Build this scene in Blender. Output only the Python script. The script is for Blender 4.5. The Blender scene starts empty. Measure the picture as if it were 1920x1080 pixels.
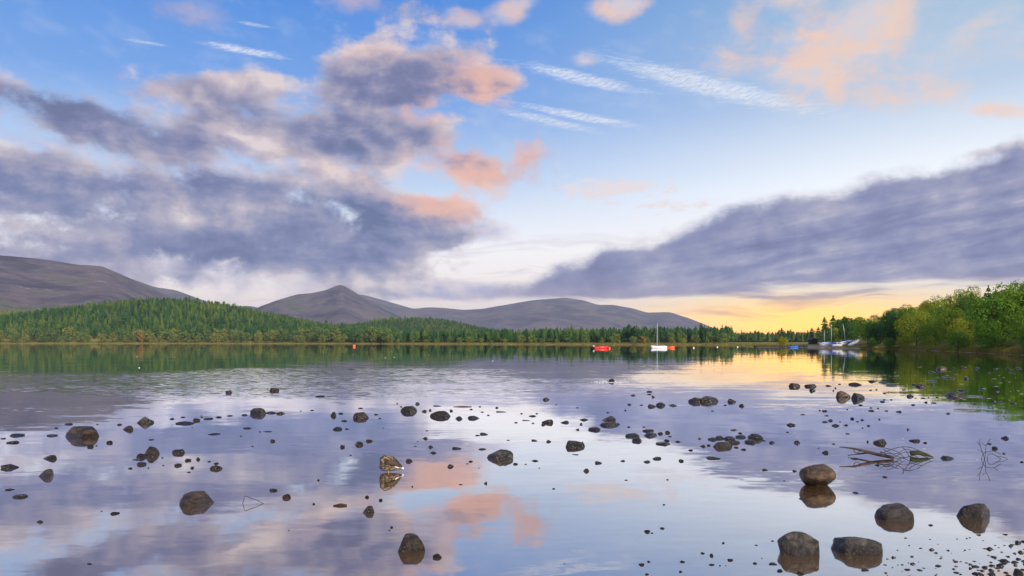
import bpy, bmesh, math, random
from mathutils import Vector, Matrix, noise as mnoise

# ------------------------------------------------------------------ camera
F = 1371.0            # focal length in photo pixels (1920 wide)
HZ = 641.0            # horizon row
EYE = 1.6             # eye height above the water
scene = bpy.context.scene
COL = scene.collection
cam_d = bpy.data.cameras.new("camera")
cam_d.sensor_width = 36.0
cam_d.lens = 36.0 * F / 1920.0
cam_d.shift_y = (HZ - 540.0) / 1920.0
cam_d.clip_start = 0.1
cam_d.clip_end = 30000.0
cam = bpy.data.objects.new("camera", cam_d)
cam.location = (0, 0, EYE)
cam.rotation_euler = (math.radians(90), 0, 0)
COL.objects.link(cam)
scene.camera = cam

SUN_AZ, SUN_EL = 148.0, 28.0      # degrees, azimuth measured from +Y towards +X
scene.view_settings.view_transform = 'Standard'
scene.view_settings.look = 'None'
scene.view_settings.exposure = 0.0
scene.view_settings.gamma = 1.0
scene.view_settings.use_curve_mapping = False
scene.cycles.use_denoising = True
scene.cycles.max_bounces = 6
scene.cycles.diffuse_bounces = 2
scene.cycles.glossy_bounces = 3
scene.cycles.transmission_bounces = 2
scene.cycles.transparent_max_bounces = 8
scene.cycles.volume_bounces = 0

sun_d = bpy.data.lights.new("sun", 'SUN')
sun_d.energy = 4.8
sun_d.angle = math.radians(10)
sun_d.color = (1.0, 0.86, 0.66)
sun = bpy.data.objects.new("sun", sun_d)
a, e = math.radians(SUN_AZ), math.radians(SUN_EL)
sdir = Vector((math.sin(a) * math.cos(e), math.cos(a) * math.cos(e), math.sin(e)))
sun.rotation_euler = sdir.to_track_quat('Z', 'Y').to_euler()
sun.location = (40, 30, 60)
COL.objects.link(sun)

# ------------------------------------------------------------------ node helper
class NT:
    """thin helper to write node graphs as expressions"""
    def __init__(self, tree):
        self.t = tree
    def node(self, typ, **kw):
        n = self.t.nodes.new(typ)
        for k, v in kw.items():
            setattr(n, k, v)
        return n
    def put(self, sock, v):
        if v is None:
            return
        if hasattr(v, 'is_output') or isinstance(v, bpy.types.NodeSocket):
            self.t.links.new(v, sock)
        else:
            if sock.type == 'RGBA' and len(v) == 3:
                v = (*v, 1.0)
            sock.default_value = v
    def m(self, op, a, b=None, c=None, clamp=False):
        n = self.node('ShaderNodeMath', operation=op, use_clamp=clamp)
        for i, v in enumerate((a, b, c)):
            self.put(n.inputs[i], v)
        return n.outputs[0]
    def vm(self, op, a, b=None, scale=None):
        n = self.node('ShaderNodeVectorMath', operation=op)
        self.put(n.inputs[0], a)
        if b is not None: self.put(n.inputs[1], b)
        if scale is not None: self.put(n.inputs['Scale'], scale)
        return n.outputs['Value'] if op in ('LENGTH', 'DOT_PRODUCT', 'DISTANCE') else n.outputs[0]
    def noise(self, vec, scale, detail=6.0, rough=0.55, dist=0.0, lac=2.0, color=False):
        n = self.node('ShaderNodeTexNoise')
        self.put(n.inputs['Vector'], vec)
        n.inputs['Scale'].default_value = scale
        n.inputs['Detail'].default_value = detail
        n.inputs['Roughness'].default_value = rough
        n.inputs['Distortion'].default_value = dist
        n.inputs['Lacunarity'].default_value = lac
        return n.outputs['Color' if color else 0]
    def ss(self, x, lo, hi, a=0.0, b=1.0, kind='SMOOTHSTEP'):
        n = self.node('ShaderNodeMapRange', interpolation_type=kind, clamp=True)
        for i, v in enumerate((x, lo, hi, a, b)):
            self.put(n.inputs[i], v)
        return n.outputs[0]
    def mix(self, f, a, b, blend='MIX'):
        n = self.node('ShaderNodeMix', data_type='RGBA', blend_type=blend)
        self.put(n.inputs[0], f); self.put(n.inputs[6], a); self.put(n.inputs[7], b)
        return n.outputs[2]
    def ramp(self, x, stops, interp='LINEAR'):
        n = self.node('ShaderNodeValToRGB')
        cr = n.color_ramp
        cr.interpolation = interp
        while len(cr.elements) < len(stops):
            cr.elements.new(0.5)
        for el, (p, c) in zip(cr.elements, stops):
            el.position = p
            el.color = (*c, 1.0) if not isinstance(c, (int, float)) else (c, c, c, 1.0)
        self.put(n.inputs[0], x)
        return n.outputs[0]
    def comb(self, x, y, z):
        n = self.node('ShaderNodeCombineXYZ')
        for i, v in enumerate((x, y, z)):
            self.put(n.inputs[i], v)
        return n.outputs[0]
    def sep(self, v):
        n = self.node('ShaderNodeSeparateXYZ')
        self.put(n.inputs[0], v)
        return n.outputs
    def mapping(self, vec, loc=(0, 0, 0), rot=(0, 0, 0), scale=(1, 1, 1), kind='TEXTURE'):
        n = self.node('ShaderNodeMapping', vector_type=kind)
        self.put(n.inputs[0], vec)
        n.inputs['Location'].default_value = loc
        n.inputs['Rotation'].default_value = rot
        n.inputs['Scale'].default_value = scale
        return n.outputs[0]

def lin(r, g, b):
    f = lambda c: ((c / 255.0 + 0.055) / 1.055) ** 2.4 if c > 10.3 else c / 255.0 / 12.92
    return (f(r), f(g), f(b))

def px_dir(x, y):
    """photo pixel -> (azimuth, elevation) in degrees: a place in the sky"""
    dx, dz = (x - 960.0) / F, (HZ - y) / F
    return math.degrees(math.atan(dx)), math.degrees(math.atan2(dz, math.hypot(dx, 1.0)))

# ------------------------------------------------------------------ sky
def build_world():
    w = bpy.data.worlds.new("World")
    scene.world = w
    w.use_nodes = True
    t = w.node_tree
    t.nodes.clear()
    N = NT(t)
    D = N.node('ShaderNodeTexCoord').outputs['Generated']
    dx, dy, dz = N.sep(D)[:3]
    az = N.m('MULTIPLY', N.m('ARCTAN2', dx, dy), 57.29578)
    el = N.m('MULTIPLY', N.m('ARCSINE', dz), 57.29578)
    P = N.comb(az, el, 0.0)

    def lobe(x, y, rx, ry, ang=0.0):
        """soft ellipse in the sky, given by its centre and radii in degrees"""
        mp = N.mapping(P, loc=(x, y, 0), rot=(0, 0, math.radians(ang)), scale=(rx, ry, 1.0))
        return N.m('SUBTRACT', 1.0, N.vm('LENGTH', mp))
    def lobes(tab, k=1.0):
        acc = None
        for (x, y, rx, ry, *r) in tab:
            cx, cy = px_dir(x, y)
            v = lobe(cx, cy, rx / 23.9, ry / 23.9, r[0] if r else 0.0)
            if len(r) > 1:
                v = N.m('MULTIPLY', v, r[1])
            acc = v if acc is None else N.m('SMOOTH_MAX', acc, v, 0.25)
        return acc

    # --- clear sky: Sky Texture tinted by height
    sky = N.node('ShaderNodeTexSky', sky_type='NISHITA')
    sky.sun_disc = False
    sky.sun_elevation = math.radians(SUN_EL)
    sky.sun_rotation = math.radians(SUN_AZ)
    sky.air_density = 1.0
    sky.dust_density = 0.6
    sky.ozone_density = 2.0
    blue = N.ramp(N.m('DIVIDE', el, 40.0), [
        (0.00, lin(250, 228, 205)), (0.10, (1.18, 1.02, 0.94)), (0.19, (1.06, 1.06, 1.10)),
        (0.30, lin(200, 222, 252)), (0.45, lin(122, 170, 238)), (0.65, lin(66, 138, 226)), (1.0, lin(48, 112, 205))])
    pale = N.ramp(N.m('DIVIDE', el, 40.0), [
        (0.00, lin(252, 226, 180)), (0.12, (1.2, 1.1, 0.98)), (0.28, (1.08, 1.12, 1.16)),
        (0.42, lin(196, 216, 240)), (0.60, lin(162, 196, 224)), (1.0, lin(120, 165, 215))])
    side = N.ss(az, -8.0, 34.0)
    base = N.mix(side, blue, pale)
    base = N.mix(0.06, base, N.vm('SCALE', sky.outputs[0], scale=0.10))
    # after-glow over the place where the sun went down
    gaz = N.m('DIVIDE', N.m('SUBTRACT', az, 22.5), 11.0)
    glow = N.m('MULTIPLY', N.m('EXPONENT', N.m('MULTIPLY', N.m('MULTIPLY', gaz, gaz), -1.0)), N.ss(el, 4.9, 1.5))
    base = N.mix(glow, base, N.ramp(N.m('DIVIDE', el, 4.0), [(0.0, (3.0, 1.05, 0.0)), (0.3, (2.8, 1.26, 0.0)), (0.62, (2.3, 1.26, 0.0)), (1.0, (1.35, 0.95, 0.25))]))

    # --- noises shared by the cloud layers (on the direction itself: no seams)
    W = N.noise(N.mapping(D, scale=(1, 1, 0.6)), 5.0, 3.0, 0.5, color=True)
    Dw = N.vm('ADD', D, N.vm('SCALE', N.vm('SUBTRACT', W, (0.5, 0.5, 0.5)), scale=0.045))
    Dc = N.mapping(Dw, scale=(1, 1, 0.66))
    n1 = N.noise(Dc, 8.5, 10.0, 0.60)
    Ls = (0.015, 0.0, 0.010)
    n1s = N.noise(N.vm('ADD', Dc, Ls), 8.5, 7.0, 0.56)
    n1b = N.noise(Dc, 8.5, 7.0, 0.56)
    lit = N.m('SUBTRACT', n1b, n1s)                      # >0 : denser here than towards the light
    streak = N.noise(N.mapping(Dw, rot=(0, 0, 0), scale=(1, 1, 0.10)), 5.0, 7.0, 0.55)

    Pw = N.vm('ADD', P, N.vm('SCALE', N.vm('SUBTRACT', W, (0.5, 0.5, 0.5)), scale=2.0))
    # --- high thin cirrus
    fib = N.noise(N.mapping(Pw, rot=(0, 0, -0.08), scale=(1.7, 0.22, 1)), 1.0, 7.0, 0.70)
    fine = N.ss(N.noise(N.mapping(Pw, rot=(0, 0, 0.25), scale=(0.55, 0.13, 1)), 1.0, 5.0, 0.65), 0.30, 0.66, 0.25, 1.0)
    def cirrus(x0, y0, x1, y1, wdt, gain):
        a0, e0 = px_dir(x0, y0); a1, e1 = px_dir(x1, y1)
        L = math.hypot(a1 - a0, e1 - e0)
        ang = math.atan2(e1 - e0, a1 - a0)
        q = N.mapping(P, loc=((a0 + a1) / 2, (e0 + e1) / 2, 0), rot=(0, 0, ang), scale=(L / 2, wdt / 23.9, 1))
        m = N.ss(N.vm('LENGTH', q), 1.0, 0.0)
        gain = N.m('MULTIPLY', fine, gain)
        return N.m('MULTIPLY', N.ss(N.m('ADD', m, N.m('MULTIPLY', N.m('SUBTRACT', fib, 0.5), 1.5)), 0.10, 0.95), gain)
    cir = None
    for c in ((1000, 66, 1720, 238, 30, 0.95), (900, 98, 1290, 188, 18, 0.9), (890, 176, 1280, 250, 12, 0.85), (860, 186, 1190, 260, 14, 0.7),
              (315, 66, 585, 116, 11, 0.85), (190, 66, 345, 90, 5, 0.5), (420, 36, 530, 55, 5, 0.5)):
        v = cirrus(*c)
        cir = v if cir is None else N.m('MAXIMUM', cir, v)
    veil = N.m('MULTIPLY', N.ss(N.noise(N.mapping(Dw, rot=(0, 0.2, 0), scale=(0.5, 1, 0.25)), 9.0, 6.0, 0.6), 0.48, 0.75), N.ss(el, 6.0, 14.0, 0.0, 0.14))
    cir = N.m('MAXIMUM', cir, veil)
    col = N.mix(cir, base, lin(232, 236, 246))

    # --- peach cloud high over the sunset and small lit puffs
    pch = lobes([(1610, 60, 300, 130, -12, 0.9), (1480, 0, 180, 40, 0, .8), (1640, 90, 70, 30), (1540, 130, 160, 50, -8, .8), (1885, 205, 62, 20, -10), (1840, 288, 110, 14, 4, .8),
                 (1170, 12, 75, 26), (960, 18, 90, 34, 20), (1095, 115, 60, 26), (650, -10, 90, 40), (350, 15, 90, 34, 0, .7), (870, 40, 60, 22)])
    pd = N.ss(N.m('ADD', pch, N.m('MULTIPLY', N.m('SUBTRACT', n1, 0.5), 2.6)), 0.10, 0.85)
    pcol = N.mix(N.ss(lit, -0.06, 0.08), lin(228, 216, 218), lin(254, 212, 184))
    pcol = N.mix(N.ss(az, 6.0, -14.0), pcol, lin(196, 178, 196))
    col = N.mix(N.m('MULTIPLY', pd, 0.78), col, pcol)
    # fine flecks of altocumulus
    fl = lobes([(1140, 355, 150, 30), (1290, 385, 120, 14, 0, .8)])
    fn = N.noise(N.mapping(Dw, scale=(1, 1, 0.35)), 42.0, 4.0, 0.6)
    fd = N.m('MULTIPLY', N.ss(N.m('ADD', fl, N.m('MULTIPLY', N.m('SUBTRACT', fn, 0.5), 3.0)), 0.15, 0.9), 0.7)
    col = N.mix(fd, col, lin(246, 226, 222))

    # --- the rest of the sky, outside of what the photograph shows: the same broken cloud
    out = N.m('MAXIMUM', N.ss(N.m('ABSOLUTE', az), 36.0, 50.0), N.ss(el, 27.0, 38.0))
    gen = N.ss(N.noise(N.mapping(D, scale=(1, 1, 0.55)), 2.6, 8.0, 0.55), 0.46, 0.62)
    gcol = N.mix(N.ss(lit, -0.08, 0.08), lin(140, 142, 182), lin(236, 205, 196))
    col = N.mix(N.m('MULTIPLY', N.m('MULTIPLY', gen, out), 0.85), col, gcol)

    # --- low thin layers near the horizon
    low = N.m('MULTIPLY', N.ss(streak, 0.50, 0.70), N.m('MULTIPLY', N.ss(el, 10.0, 5.0), N.ss(el, -0.5, 1.5)))
    lcol = N.mix(N.ss(az, 6.0, 17.0), lin(206, 190, 204), lin(238, 176, 130))
    col = N.mix(N.m('MULTIPLY', low, 0.75), col, lcol)

    # --- pale thin cloud under the big one
    pal = lobes([(240, 505, 330, 75), (640, 525, 170, 60), (860, 548, 260, 24), (900, 435, 130, 34), (60, 270, 200, 60, 0, .7), (380, 330, 420, 140, 0, .8)])
    pad = N.ss(N.m('ADD', pal, N.m('MULTIPLY', N.m('SUBTRACT', n1, 0.5), 2.6)), 0.0, 0.8)
    col = N.mix(N.m('MULTIPLY', pad, 0.85), col, N.mix(N.ss(lit, -0.07, 0.09), lin(172, 174, 212), lin(226, 214, 224)))

    # --- big broken cumulus
    cum = lobes([(470, 400, 430, 130, 2), (700, 150, 235, 95, 12), (590, 255, 420, 85, 4), (130, 215, 290, 50, -10), (200, 250, 330, 50, -9), (70, 320, 190, 55, -2),
                 (880, 315, 135, 68, -4), (800, 390, 150, 55, -6), (600, 480, 240, 65, -3), (260, 440, 260, 95), (230, 520, 200, 60), (440, 170, 200, 40, 14),
                 (790, 195, 70, 40, 0, .6), (905, 160, 80, 50, 0, .6), (975, 290, 70, 50, 0, .6), (830, 445, 110, 34, 0, .8), (660, 545, 110, 40, 0, .7)])
    cx = N.m('ADD', cum, N.m('MULTIPLY', N.m('SUBTRACT', n1, 0.5), 2.7))
    cd = N.ss(cx, 0.05, 0.52)
    # tone: dark flat bases, paler crowns, rims warmed by the low sun
    dk = lobes([(650, 240, 270, 46, -7), (230, 240, 300, 34, -9), (520, 455, 360, 62, 2), (120, 375, 200, 44, -4), (430, 345, 230, 30, -10, .8), (700, 400, 130, 60), (700, 150, 150, 46, 0, .5)])
    lt = lobes([(570, 315, 260, 32, -11), (350, 290, 220, 22, -9, .8), (330, 400, 200, 30, -5, .7), (690, 75, 230, 40, 8), (440, 165, 180, 26, 14), (800, 350, 170, 40), (560, 200, 120, 22, 0, .6), (640, 545, 200, 40)])
    big = N.noise(N.mapping(Dw, scale=(1, 1, 0.36)), 9.0, 6.0, 0.55)
    tone = N.m('ADD', N.m('MULTIPLY', lit, 2.4), N.m('ADD', 0.54, N.m('MULTIPLY', N.m('SUBTRACT', big, 0.5), -1.3)))
    tone = N.m('ADD', tone, N.m('SUBTRACT', N.ss(lt, -0.35, 0.7, 0.0, 0.32), N.ss(dk, -0.35, 0.7, 0.0, 0.36)))
    tone = N.m('ADD', tone, N.ss(cx, 0.7, 0.1, 0.0, 0.30))
    ccol = N.ramp(tone, [(0.0, lin(92, 106, 150)), (0.28, lin(120, 130, 172)), (0.52, lin(154, 155, 184)), (0.78, lin(192, 184, 198)), (1.0, lin(232, 220, 220))])
    ccol = N.mix(N.ss(el, 9.0, 19.0, 0.0, 0.30), ccol, N.mix(N.ss(tone, 0.1, 0.9), lin(140, 130, 156), lin(226, 200, 196)))
    warm = lobes([(900, 315, 200, 85), (830, 385, 150, 50), (900, 165, 130, 80), (790, 195, 80, 50), (975, 290, 80, 60), (700, 90, 240, 60, 0, .3), (640, 320, 200, 40, -10, .3)])
    warm = N.m('MULTIPLY', N.ss(warm, 0.0, 0.9), N.ss(tone, 0.15, 0.75))
    ccol = N.mix(N.m('MULTIPLY', warm, 0.8), ccol, lin(248, 188, 162))
    col = N.mix(N.m('MULTIPLY', cd, 0.96), col, ccol)

    # --- long sloping bank of cloud over the sunset
    top = N.ramp(N.m('DIVIDE', N.m('ADD', az, 10.0), 60.0), [(p, v / 20.0) for p, v in (
        (0.0, 3.3), (0.10, 3.7), (0.167, 4.7), (0.27, 6.8), (0.41, 9.4), (0.50, 11.0), (0.58, 11.8), (0.66, 12.4), (0.75, 12.8), (1.0, 14.0))])
    top = N.m('MULTIPLY', top, 20.0)
    bot = N.ss(az, -10.0, 32.0, 3.3, 3.8, 'LINEAR')
    edge = N.m('MULTIPLY', N.m('SUBTRACT', n1, 0.5), 5.5)
    bu = N.ss(N.m('ADD', N.m('SUBTRACT', top, el), edge), -0.2, 1.4)
    bl = N.ss(N.m('ADD', N.m('SUBTRACT', el, bot), N.m('MULTIPLY', N.m('SUBTRACT', streak, 0.5), 3.0)), -0.4, 0.5)
    bd = N.m('MULTIPLY', N.m('MULTIPLY', bu, bl), N.ss(az, -11.0, 3.0))
    bd = N.m('MULTIPLY', bd, N.ss(az, 75.0, 50.0))
    slope = N.noise(N.mapping(P, rot=(0, 0, math.radians(9)), scale=(9.0, 1.15, 1)), 1.0, 6.0, 0.55, 0.4)
    depth = N.m('SUBTRACT', top, el)
    btone = N.m('ADD', N.m('MULTIPLY', lit, 2.6), N.m('ADD', 0.47, N.m('MULTIPLY', N.m('SUBTRACT', slope, 0.5), N.ss(depth, 0.5, 4.0, 0.4, 2.0))))
    btone = N.m('ADD', btone, N.ss(bu, 0.95, 0.3, 0.0, 0.35))
    btone = N.m('ADD', btone, N.m('MULTIPLY', N.m('SUBTRACT', n1b, 0.5), N.ss(depth, 5.0, 1.0, -0.3, -1.7)))
    bcol = N.ramp(btone, [(0.0, lin(112, 120, 160)), (0.35, lin(136, 142, 180)), (0.65, lin(162, 164, 192)), (1.0, lin(206, 202, 212))])
    bcol = N.mix(N.ss(el, 5.5, 2.6, 0.0, 0.55), bcol, lin(186, 164, 178))
    col = N.mix(bd, col, bcol)

    # below the horizon (never seen: the land covers it)
    col = N.mix(N.ss(el, -0.5, -3.0), col, lin(90, 95, 100))
    bg = N.node('ShaderNodeBackground')
    N.put(bg.inputs[0], col)
    bg.inputs[1].default_value = 1.0
    o = N.node('ShaderNodeOutputWorld')
    t.links.new(bg.outputs[0], o.inputs[0])
    w.cycles.sampling_method = 'MANUAL'
    w.cycles.sample_map_resolution = 512
build_world()

# ------------------------------------------------------------------ small tools
def tag(o, label=None, cat=None, group=None, kind=None):
    if label: o["label"] = label
    if cat: o["category"] = cat
    if group: o["group"] = group
    if kind: o["kind"] = kind
    return o

def link(name, me, mat=None, parent=None, loc=None, rotz=0.0):
    o = bpy.data.objects.new(name, me)
    COL.objects.link(o)
    if mat is not None and me is not None and len(me.materials) == 0:
        for m in (mat if isinstance(mat, (list, tuple)) else [mat]):
            me.materials.append(m)
    if parent is not None: o.parent = parent
    if loc is not None: o.location = loc
    if rotz: o.rotation_euler = (0, 0, rotz)
    return o

def mesh(name, verts, faces, smooth=False):
    me = bpy.data.meshes.new(name)
    me.from_pydata([tuple(v) for v in verts], [], faces)
    if smooth:
        me.polygons.foreach_set("use_smooth", [True] * len(me.polygons))
    me.update()
    return me

class MB:
    """collects simple shapes into one mesh"""
    def __init__(self): self.v, self.f, self.s = [], [], []
    def add(self, vs, fs, smooth=False):
        b = len(self.v)
        self.v += [tuple(v) for v in vs]
        self.f += [tuple(i + b for i in f) for f in fs]
        self.s += [smooth] * len(fs)
        return self
    def box(self, c, s, M=None):
        vs = [Vector((c[0] + sx * s[0] / 2, c[1] + sy * s[1] / 2, c[2] + sz * s[2] / 2)) for sx in (-1, 1) for sy in (-1, 1) for sz in (-1, 1)]
        if M is not None: vs = [M @ v for v in vs]
        return self.add(vs, [(0, 1, 3, 2), (4, 6, 7, 5), (0, 4, 5, 1), (2, 3, 7, 6), (0, 2, 6, 4), (1, 5, 7, 3)])
    def tube(self, pts, radii, n=6, cap=True):
        pts = [Vector(p) for p in pts]
        if isinstance(radii, (int, float)): radii = [radii] * len(pts)
        rings = []
        for i, p in enumerate(pts):
            d = (pts[min(i + 1, len(pts) - 1)] - pts[max(i - 1, 0)])
            d = d.normalized() if d.length > 1e-9 else Vector((0, 0, 1))
            u = d.orthogonal().normalized() if abs(d.z) > 0.95 else d.cross(Vector((0, 0, 1))).normalized()
            w = d.cross(u)
            rings.append([p + (u * math.cos(2 * math.pi * k / n) + w * math.sin(2 * math.pi * k / n)) * radii[i] for k in range(n)])
        vs = [v for r in rings for v in r]
        fs = [(i * n + k, i * n + (k + 1) % n, (i + 1) * n + (k + 1) % n, (i + 1) * n + k) for i in range(len(pts) - 1) for k in range(n)]
        if cap: fs += [tuple(range(n))[::-1], tuple((len(pts) - 1) * n + k for k in range(n))]
        return self.add(vs, fs, True)
    def ball(self, c, r, n=12, m=8):
        r = (r, r, r) if isinstance(r, (int, float)) else r
        vs = [(c[0], c[1], c[2] + r[2])]
        for j in range(1, m):
            th = math.pi * j / m
            vs += [(c[0] + r[0] * math.sin(th) * math.cos(2 * math.pi * k / n), c[1] + r[1] * math.sin(th) * math.sin(2 * math.pi * k / n), c[2] + r[2] * math.cos(th)) for k in range(n)]
        vs.append((c[0], c[1], c[2] - r[2]))
        fs = [(0, 1 + k, 1 + (k + 1) % n) for k in range(n)]
        for j in range(m - 2):
            fs += [(1 + j * n + k, 1 + (j + 1) * n + k, 1 + (j + 1) * n + (k + 1) % n, 1 + j * n + (k + 1) % n) for k in range(n)]
        L = len(vs) - 1
        fs += [(L, 1 + (m - 2) * n + (k + 1) % n, 1 + (m - 2) * n + k) for k in range(n)]
        return self.add(vs, fs, True)
    def mesh(self, name):
        me = mesh(name, self.v, self.f)
        me.polygons.foreach_set("use_smooth", self.s)
        return me
    def build(self, name, mat, parent=None, loc=None):
        return link(name, self.mesh(name), mat, parent, loc)

def interp(tab, x):
    if x <= tab[0][0]: return tab[0][1]
    for (x0, y0), (x1, y1) in zip(tab, tab[1:]):
        if x <= x1:
            t = (x - x0) / (x1 - x0)
            return y0 + (y1 - y0) * t
    return tab[-1][1]

def sstep(x, a, b):
    t = min(1.0, max(0.0, (x - a) / (b - a)))
    return t * t * (3 - 2 * t)

def water_pt(px, py):
    """where the view ray through a photo pixel meets the lake: gives place and metres per pixel"""
    d = EYE * F / (py - HZ)
    return (px - 960.0) / F * d, d, d / F

# ------------------------------------------------------------------ materials
def mat(name, color, rough=0.8, var=0.0, scale=3.0, spec=0.3, bump=0.0, stops=None, space='Object', detail=6.0, metallic=0.0):
    m = bpy.data.materials.new(name)
    m.use_nodes = True
    t = m.node_tree
    N = NT(t)
    b = t.nodes['Principled BSDF']
    b.inputs['Roughness'].default_value = rough
    b.inputs['Specular IOR Level'].default_value = spec
    b.inputs['Metallic'].default_value = metallic
    tc = N.node('ShaderNodeTexCoord').outputs[space]
    n = N.noise(tc, scale, detail, 0.6)
    if stops:
        c = N.ramp(n, stops)
    else:
        c = N.mix(N.ss(n, 0.3, 0.7), tuple(x * (1 - var) for x in color), tuple(min(1, x * (1 + var)) for x in color))
    N.put(b.inputs['Base Color'], c)
    if bump:
        bn = N.node('ShaderNodeBump')
        bn.inputs['Strength'].default_value = bump
        bn.inputs['Distance'].default_value = 0.02
        N.put(bn.inputs['Height'], n)
        t.links.new(bn.outputs[0], b.inputs['Normal'])
    return m

def leaf_mat(name, stops, trans=0.35, nscale=0.5):
    m = bpy.data.materials.new(name)
    m.use_nodes = True
    t = m.node_tree
    t.nodes.clear()
    N = NT(t)
    oi = N.node('ShaderNodeObjectInfo')
    tc = N.node('ShaderNodeTexCoord').outputs['Object']
    n = N.noise(tc, nscale, 3.0, 0.6)
    x = N.m('ADD', N.m('MULTIPLY', oi.outputs['Random'], 0.75), N.m('MULTIPLY', N.m('SUBTRACT', n, 0.5), 0.9))
    x = N.m('ADD', x, 0.12)
    if name == "pine_needles":
        gp = N.node('ShaderNodeNewGeometry').outputs['Position']
        st = N.noise(N.mapping(gp, scale=(1, 1, 0), kind='POINT'), 0.007, 3.0, 0.5)
        x = N.m('ADD', x, N.m('MULTIPLY', N.m('SUBTRACT', st, 0.5), 1.1))
        x = N.m('ADD', x, N.m('MULTIPLY', N.ss(N.sep(gp)[1], 1250.0, 1500.0), N.ss(N.sep(gp)[0], -500.0, -700.0, 0.0, 0.45)))     # young plantation on the far slope
    c = N.ramp(x, stops)
    d = N.node('ShaderNodeBsdfDiffuse'); N.put(d.inputs[0], c)
    tr = N.node('ShaderNodeBsdfTranslucent'); N.put(tr.inputs[0], N.mix(1.0, c, (1.15, 1.1, 0.6), 'MULTIPLY'))
    mx = N.node('ShaderNodeMixShader'); mx.inputs[0].default_value = trans
    t.links.new(d.outputs[0], mx.inputs[1]); t.links.new(tr.outputs[0], mx.inputs[2])
    o = N.node('ShaderNodeOutputMaterial')
    t.links.new(mx.outputs[0], o.inputs[0])
    return m

M_BARK = mat("bark", (0.10, 0.075, 0.055), 0.9, 0.4, 4.0)
M_LEAF = leaf_mat("broad_leaves", [(0.0, (0.045, 0.115, 0.026)), (0.35, (0.08, 0.17, 0.030)), (0.65, (0.14, 0.215, 0.032)), (1.0, (0.24, 0.27, 0.036))], 0.4, 0.6)
M_SHORELEAF = leaf_mat("shore_leaves", [(0.0, (0.09, 0.16, 0.06)), (0.5, (0.17, 0.23, 0.075)), (0.85, (0.25, 0.26, 0.07)), (1.0, (0.32, 0.22, 0.07))], 0.35, 0.3)
M_PINE = leaf_mat("pine_needles", [(0.0, (0.022, 0.066, 0.034)), (0.4, (0.045, 0.115, 0.040)), (0.75, (0.11, 0.18, 0.042)), (1.0, (0.22, 0.23, 0.05))], 0.25, 0.3)
M_ORANGE = leaf_mat("turning_leaves", [(0.0, (0.26, 0.17, 0.06)), (1.0, (0.36, 0.23, 0.08))], 0.35, 0.4)
M_YELLOW = leaf_mat("yellow_leaves", [(0.0, (0.25, 0.24, 0.02)), (1.0, (0.42, 0.38, 0.03))], 0.4, 0.8)

# ------------------------------------------------------------------ terrain
SHORE = [(-180, 3), (-160, 4), (-130, 12), (-100, 60), (-80, 220), (-60, 560), (-45, 760), (-35, 775), (-28, 760), (-20, 700), (-14, 620), (-8, 545), (-2, 490),
         (4, 440), (10, 405), (14, 405), (17, 395), (18.5, 360), (20, 300), (21.2, 255), (22.3, 222), (24, 203), (27, 178), (30, 150), (33, 120), (36, 100), (40, 80), (50, 50),
         (70, 26), (90, 15), (120, 7), (150, 3.5), (180, 3)]
def shore(az):
    return interp(SHORE, az) * (1 + 0.012 * math.sin(az * 2.3) + 0.007 * math.sin(az * 6.1 + 1))
HILLS = [(-24.6, 1080, 44, 125, 150), (-34.5, 1120, 4, 130, 150), (-44, 1250, 8, 200, 200), (-34, 1950, 56, 330, 260), (-6.0, 1480, 34, 95, 140), (-10.5, 1400, 16, 80, 130)]
HC = [(math.sin(math.radians(a)) * r, math.cos(math.radians(a)) * r, h, st, sr, math.radians(a)) for a, r, h, st, sr in HILLS]
def ground_z(x, y):
    r = math.hypot(x, y)
    az = math.degrees(math.atan2(x, y))
    s = shore(az)
    t = r - s
    if t < 0:
        return max(-2.5, -0.08 - 0.05 * min(-t, 4) - 0.012 * max(0, -t - 4)) if s > 20 else max(-0.8, t * 0.12 - 0.05)
    z = 0.55 * (1 - math.exp(-t / (4.0 + 0.02 * s))) + 0.012 * min(t, 60)
    if s > 150 or az < 0:
        for cx, cy, h, st, sr, a in HC:
            ex, ey = x - cx, y - cy
            tg = ex * math.cos(a) - ey * math.sin(a)
            rd = ex * math.sin(a) + ey * math.cos(a)
            z += h * math.exp(-0.5 * ((tg / st) ** 2 + (rd / sr) ** 2)) * sstep(t, 0, 120)
    if r > 1500: z += (r - 1500) * 0.008
    if az > 22:      # wooded bank
        k = sstep(az, 23, 31)
        z += k * (3.8 * sstep(t, 4, 48) + 4.0 * sstep(t, 40, 130))
    z += 0.25 * mnoise.noise(Vector((x * 0.03, y * 0.03, 0))) * sstep(t, 2, 30)
    return z

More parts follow.
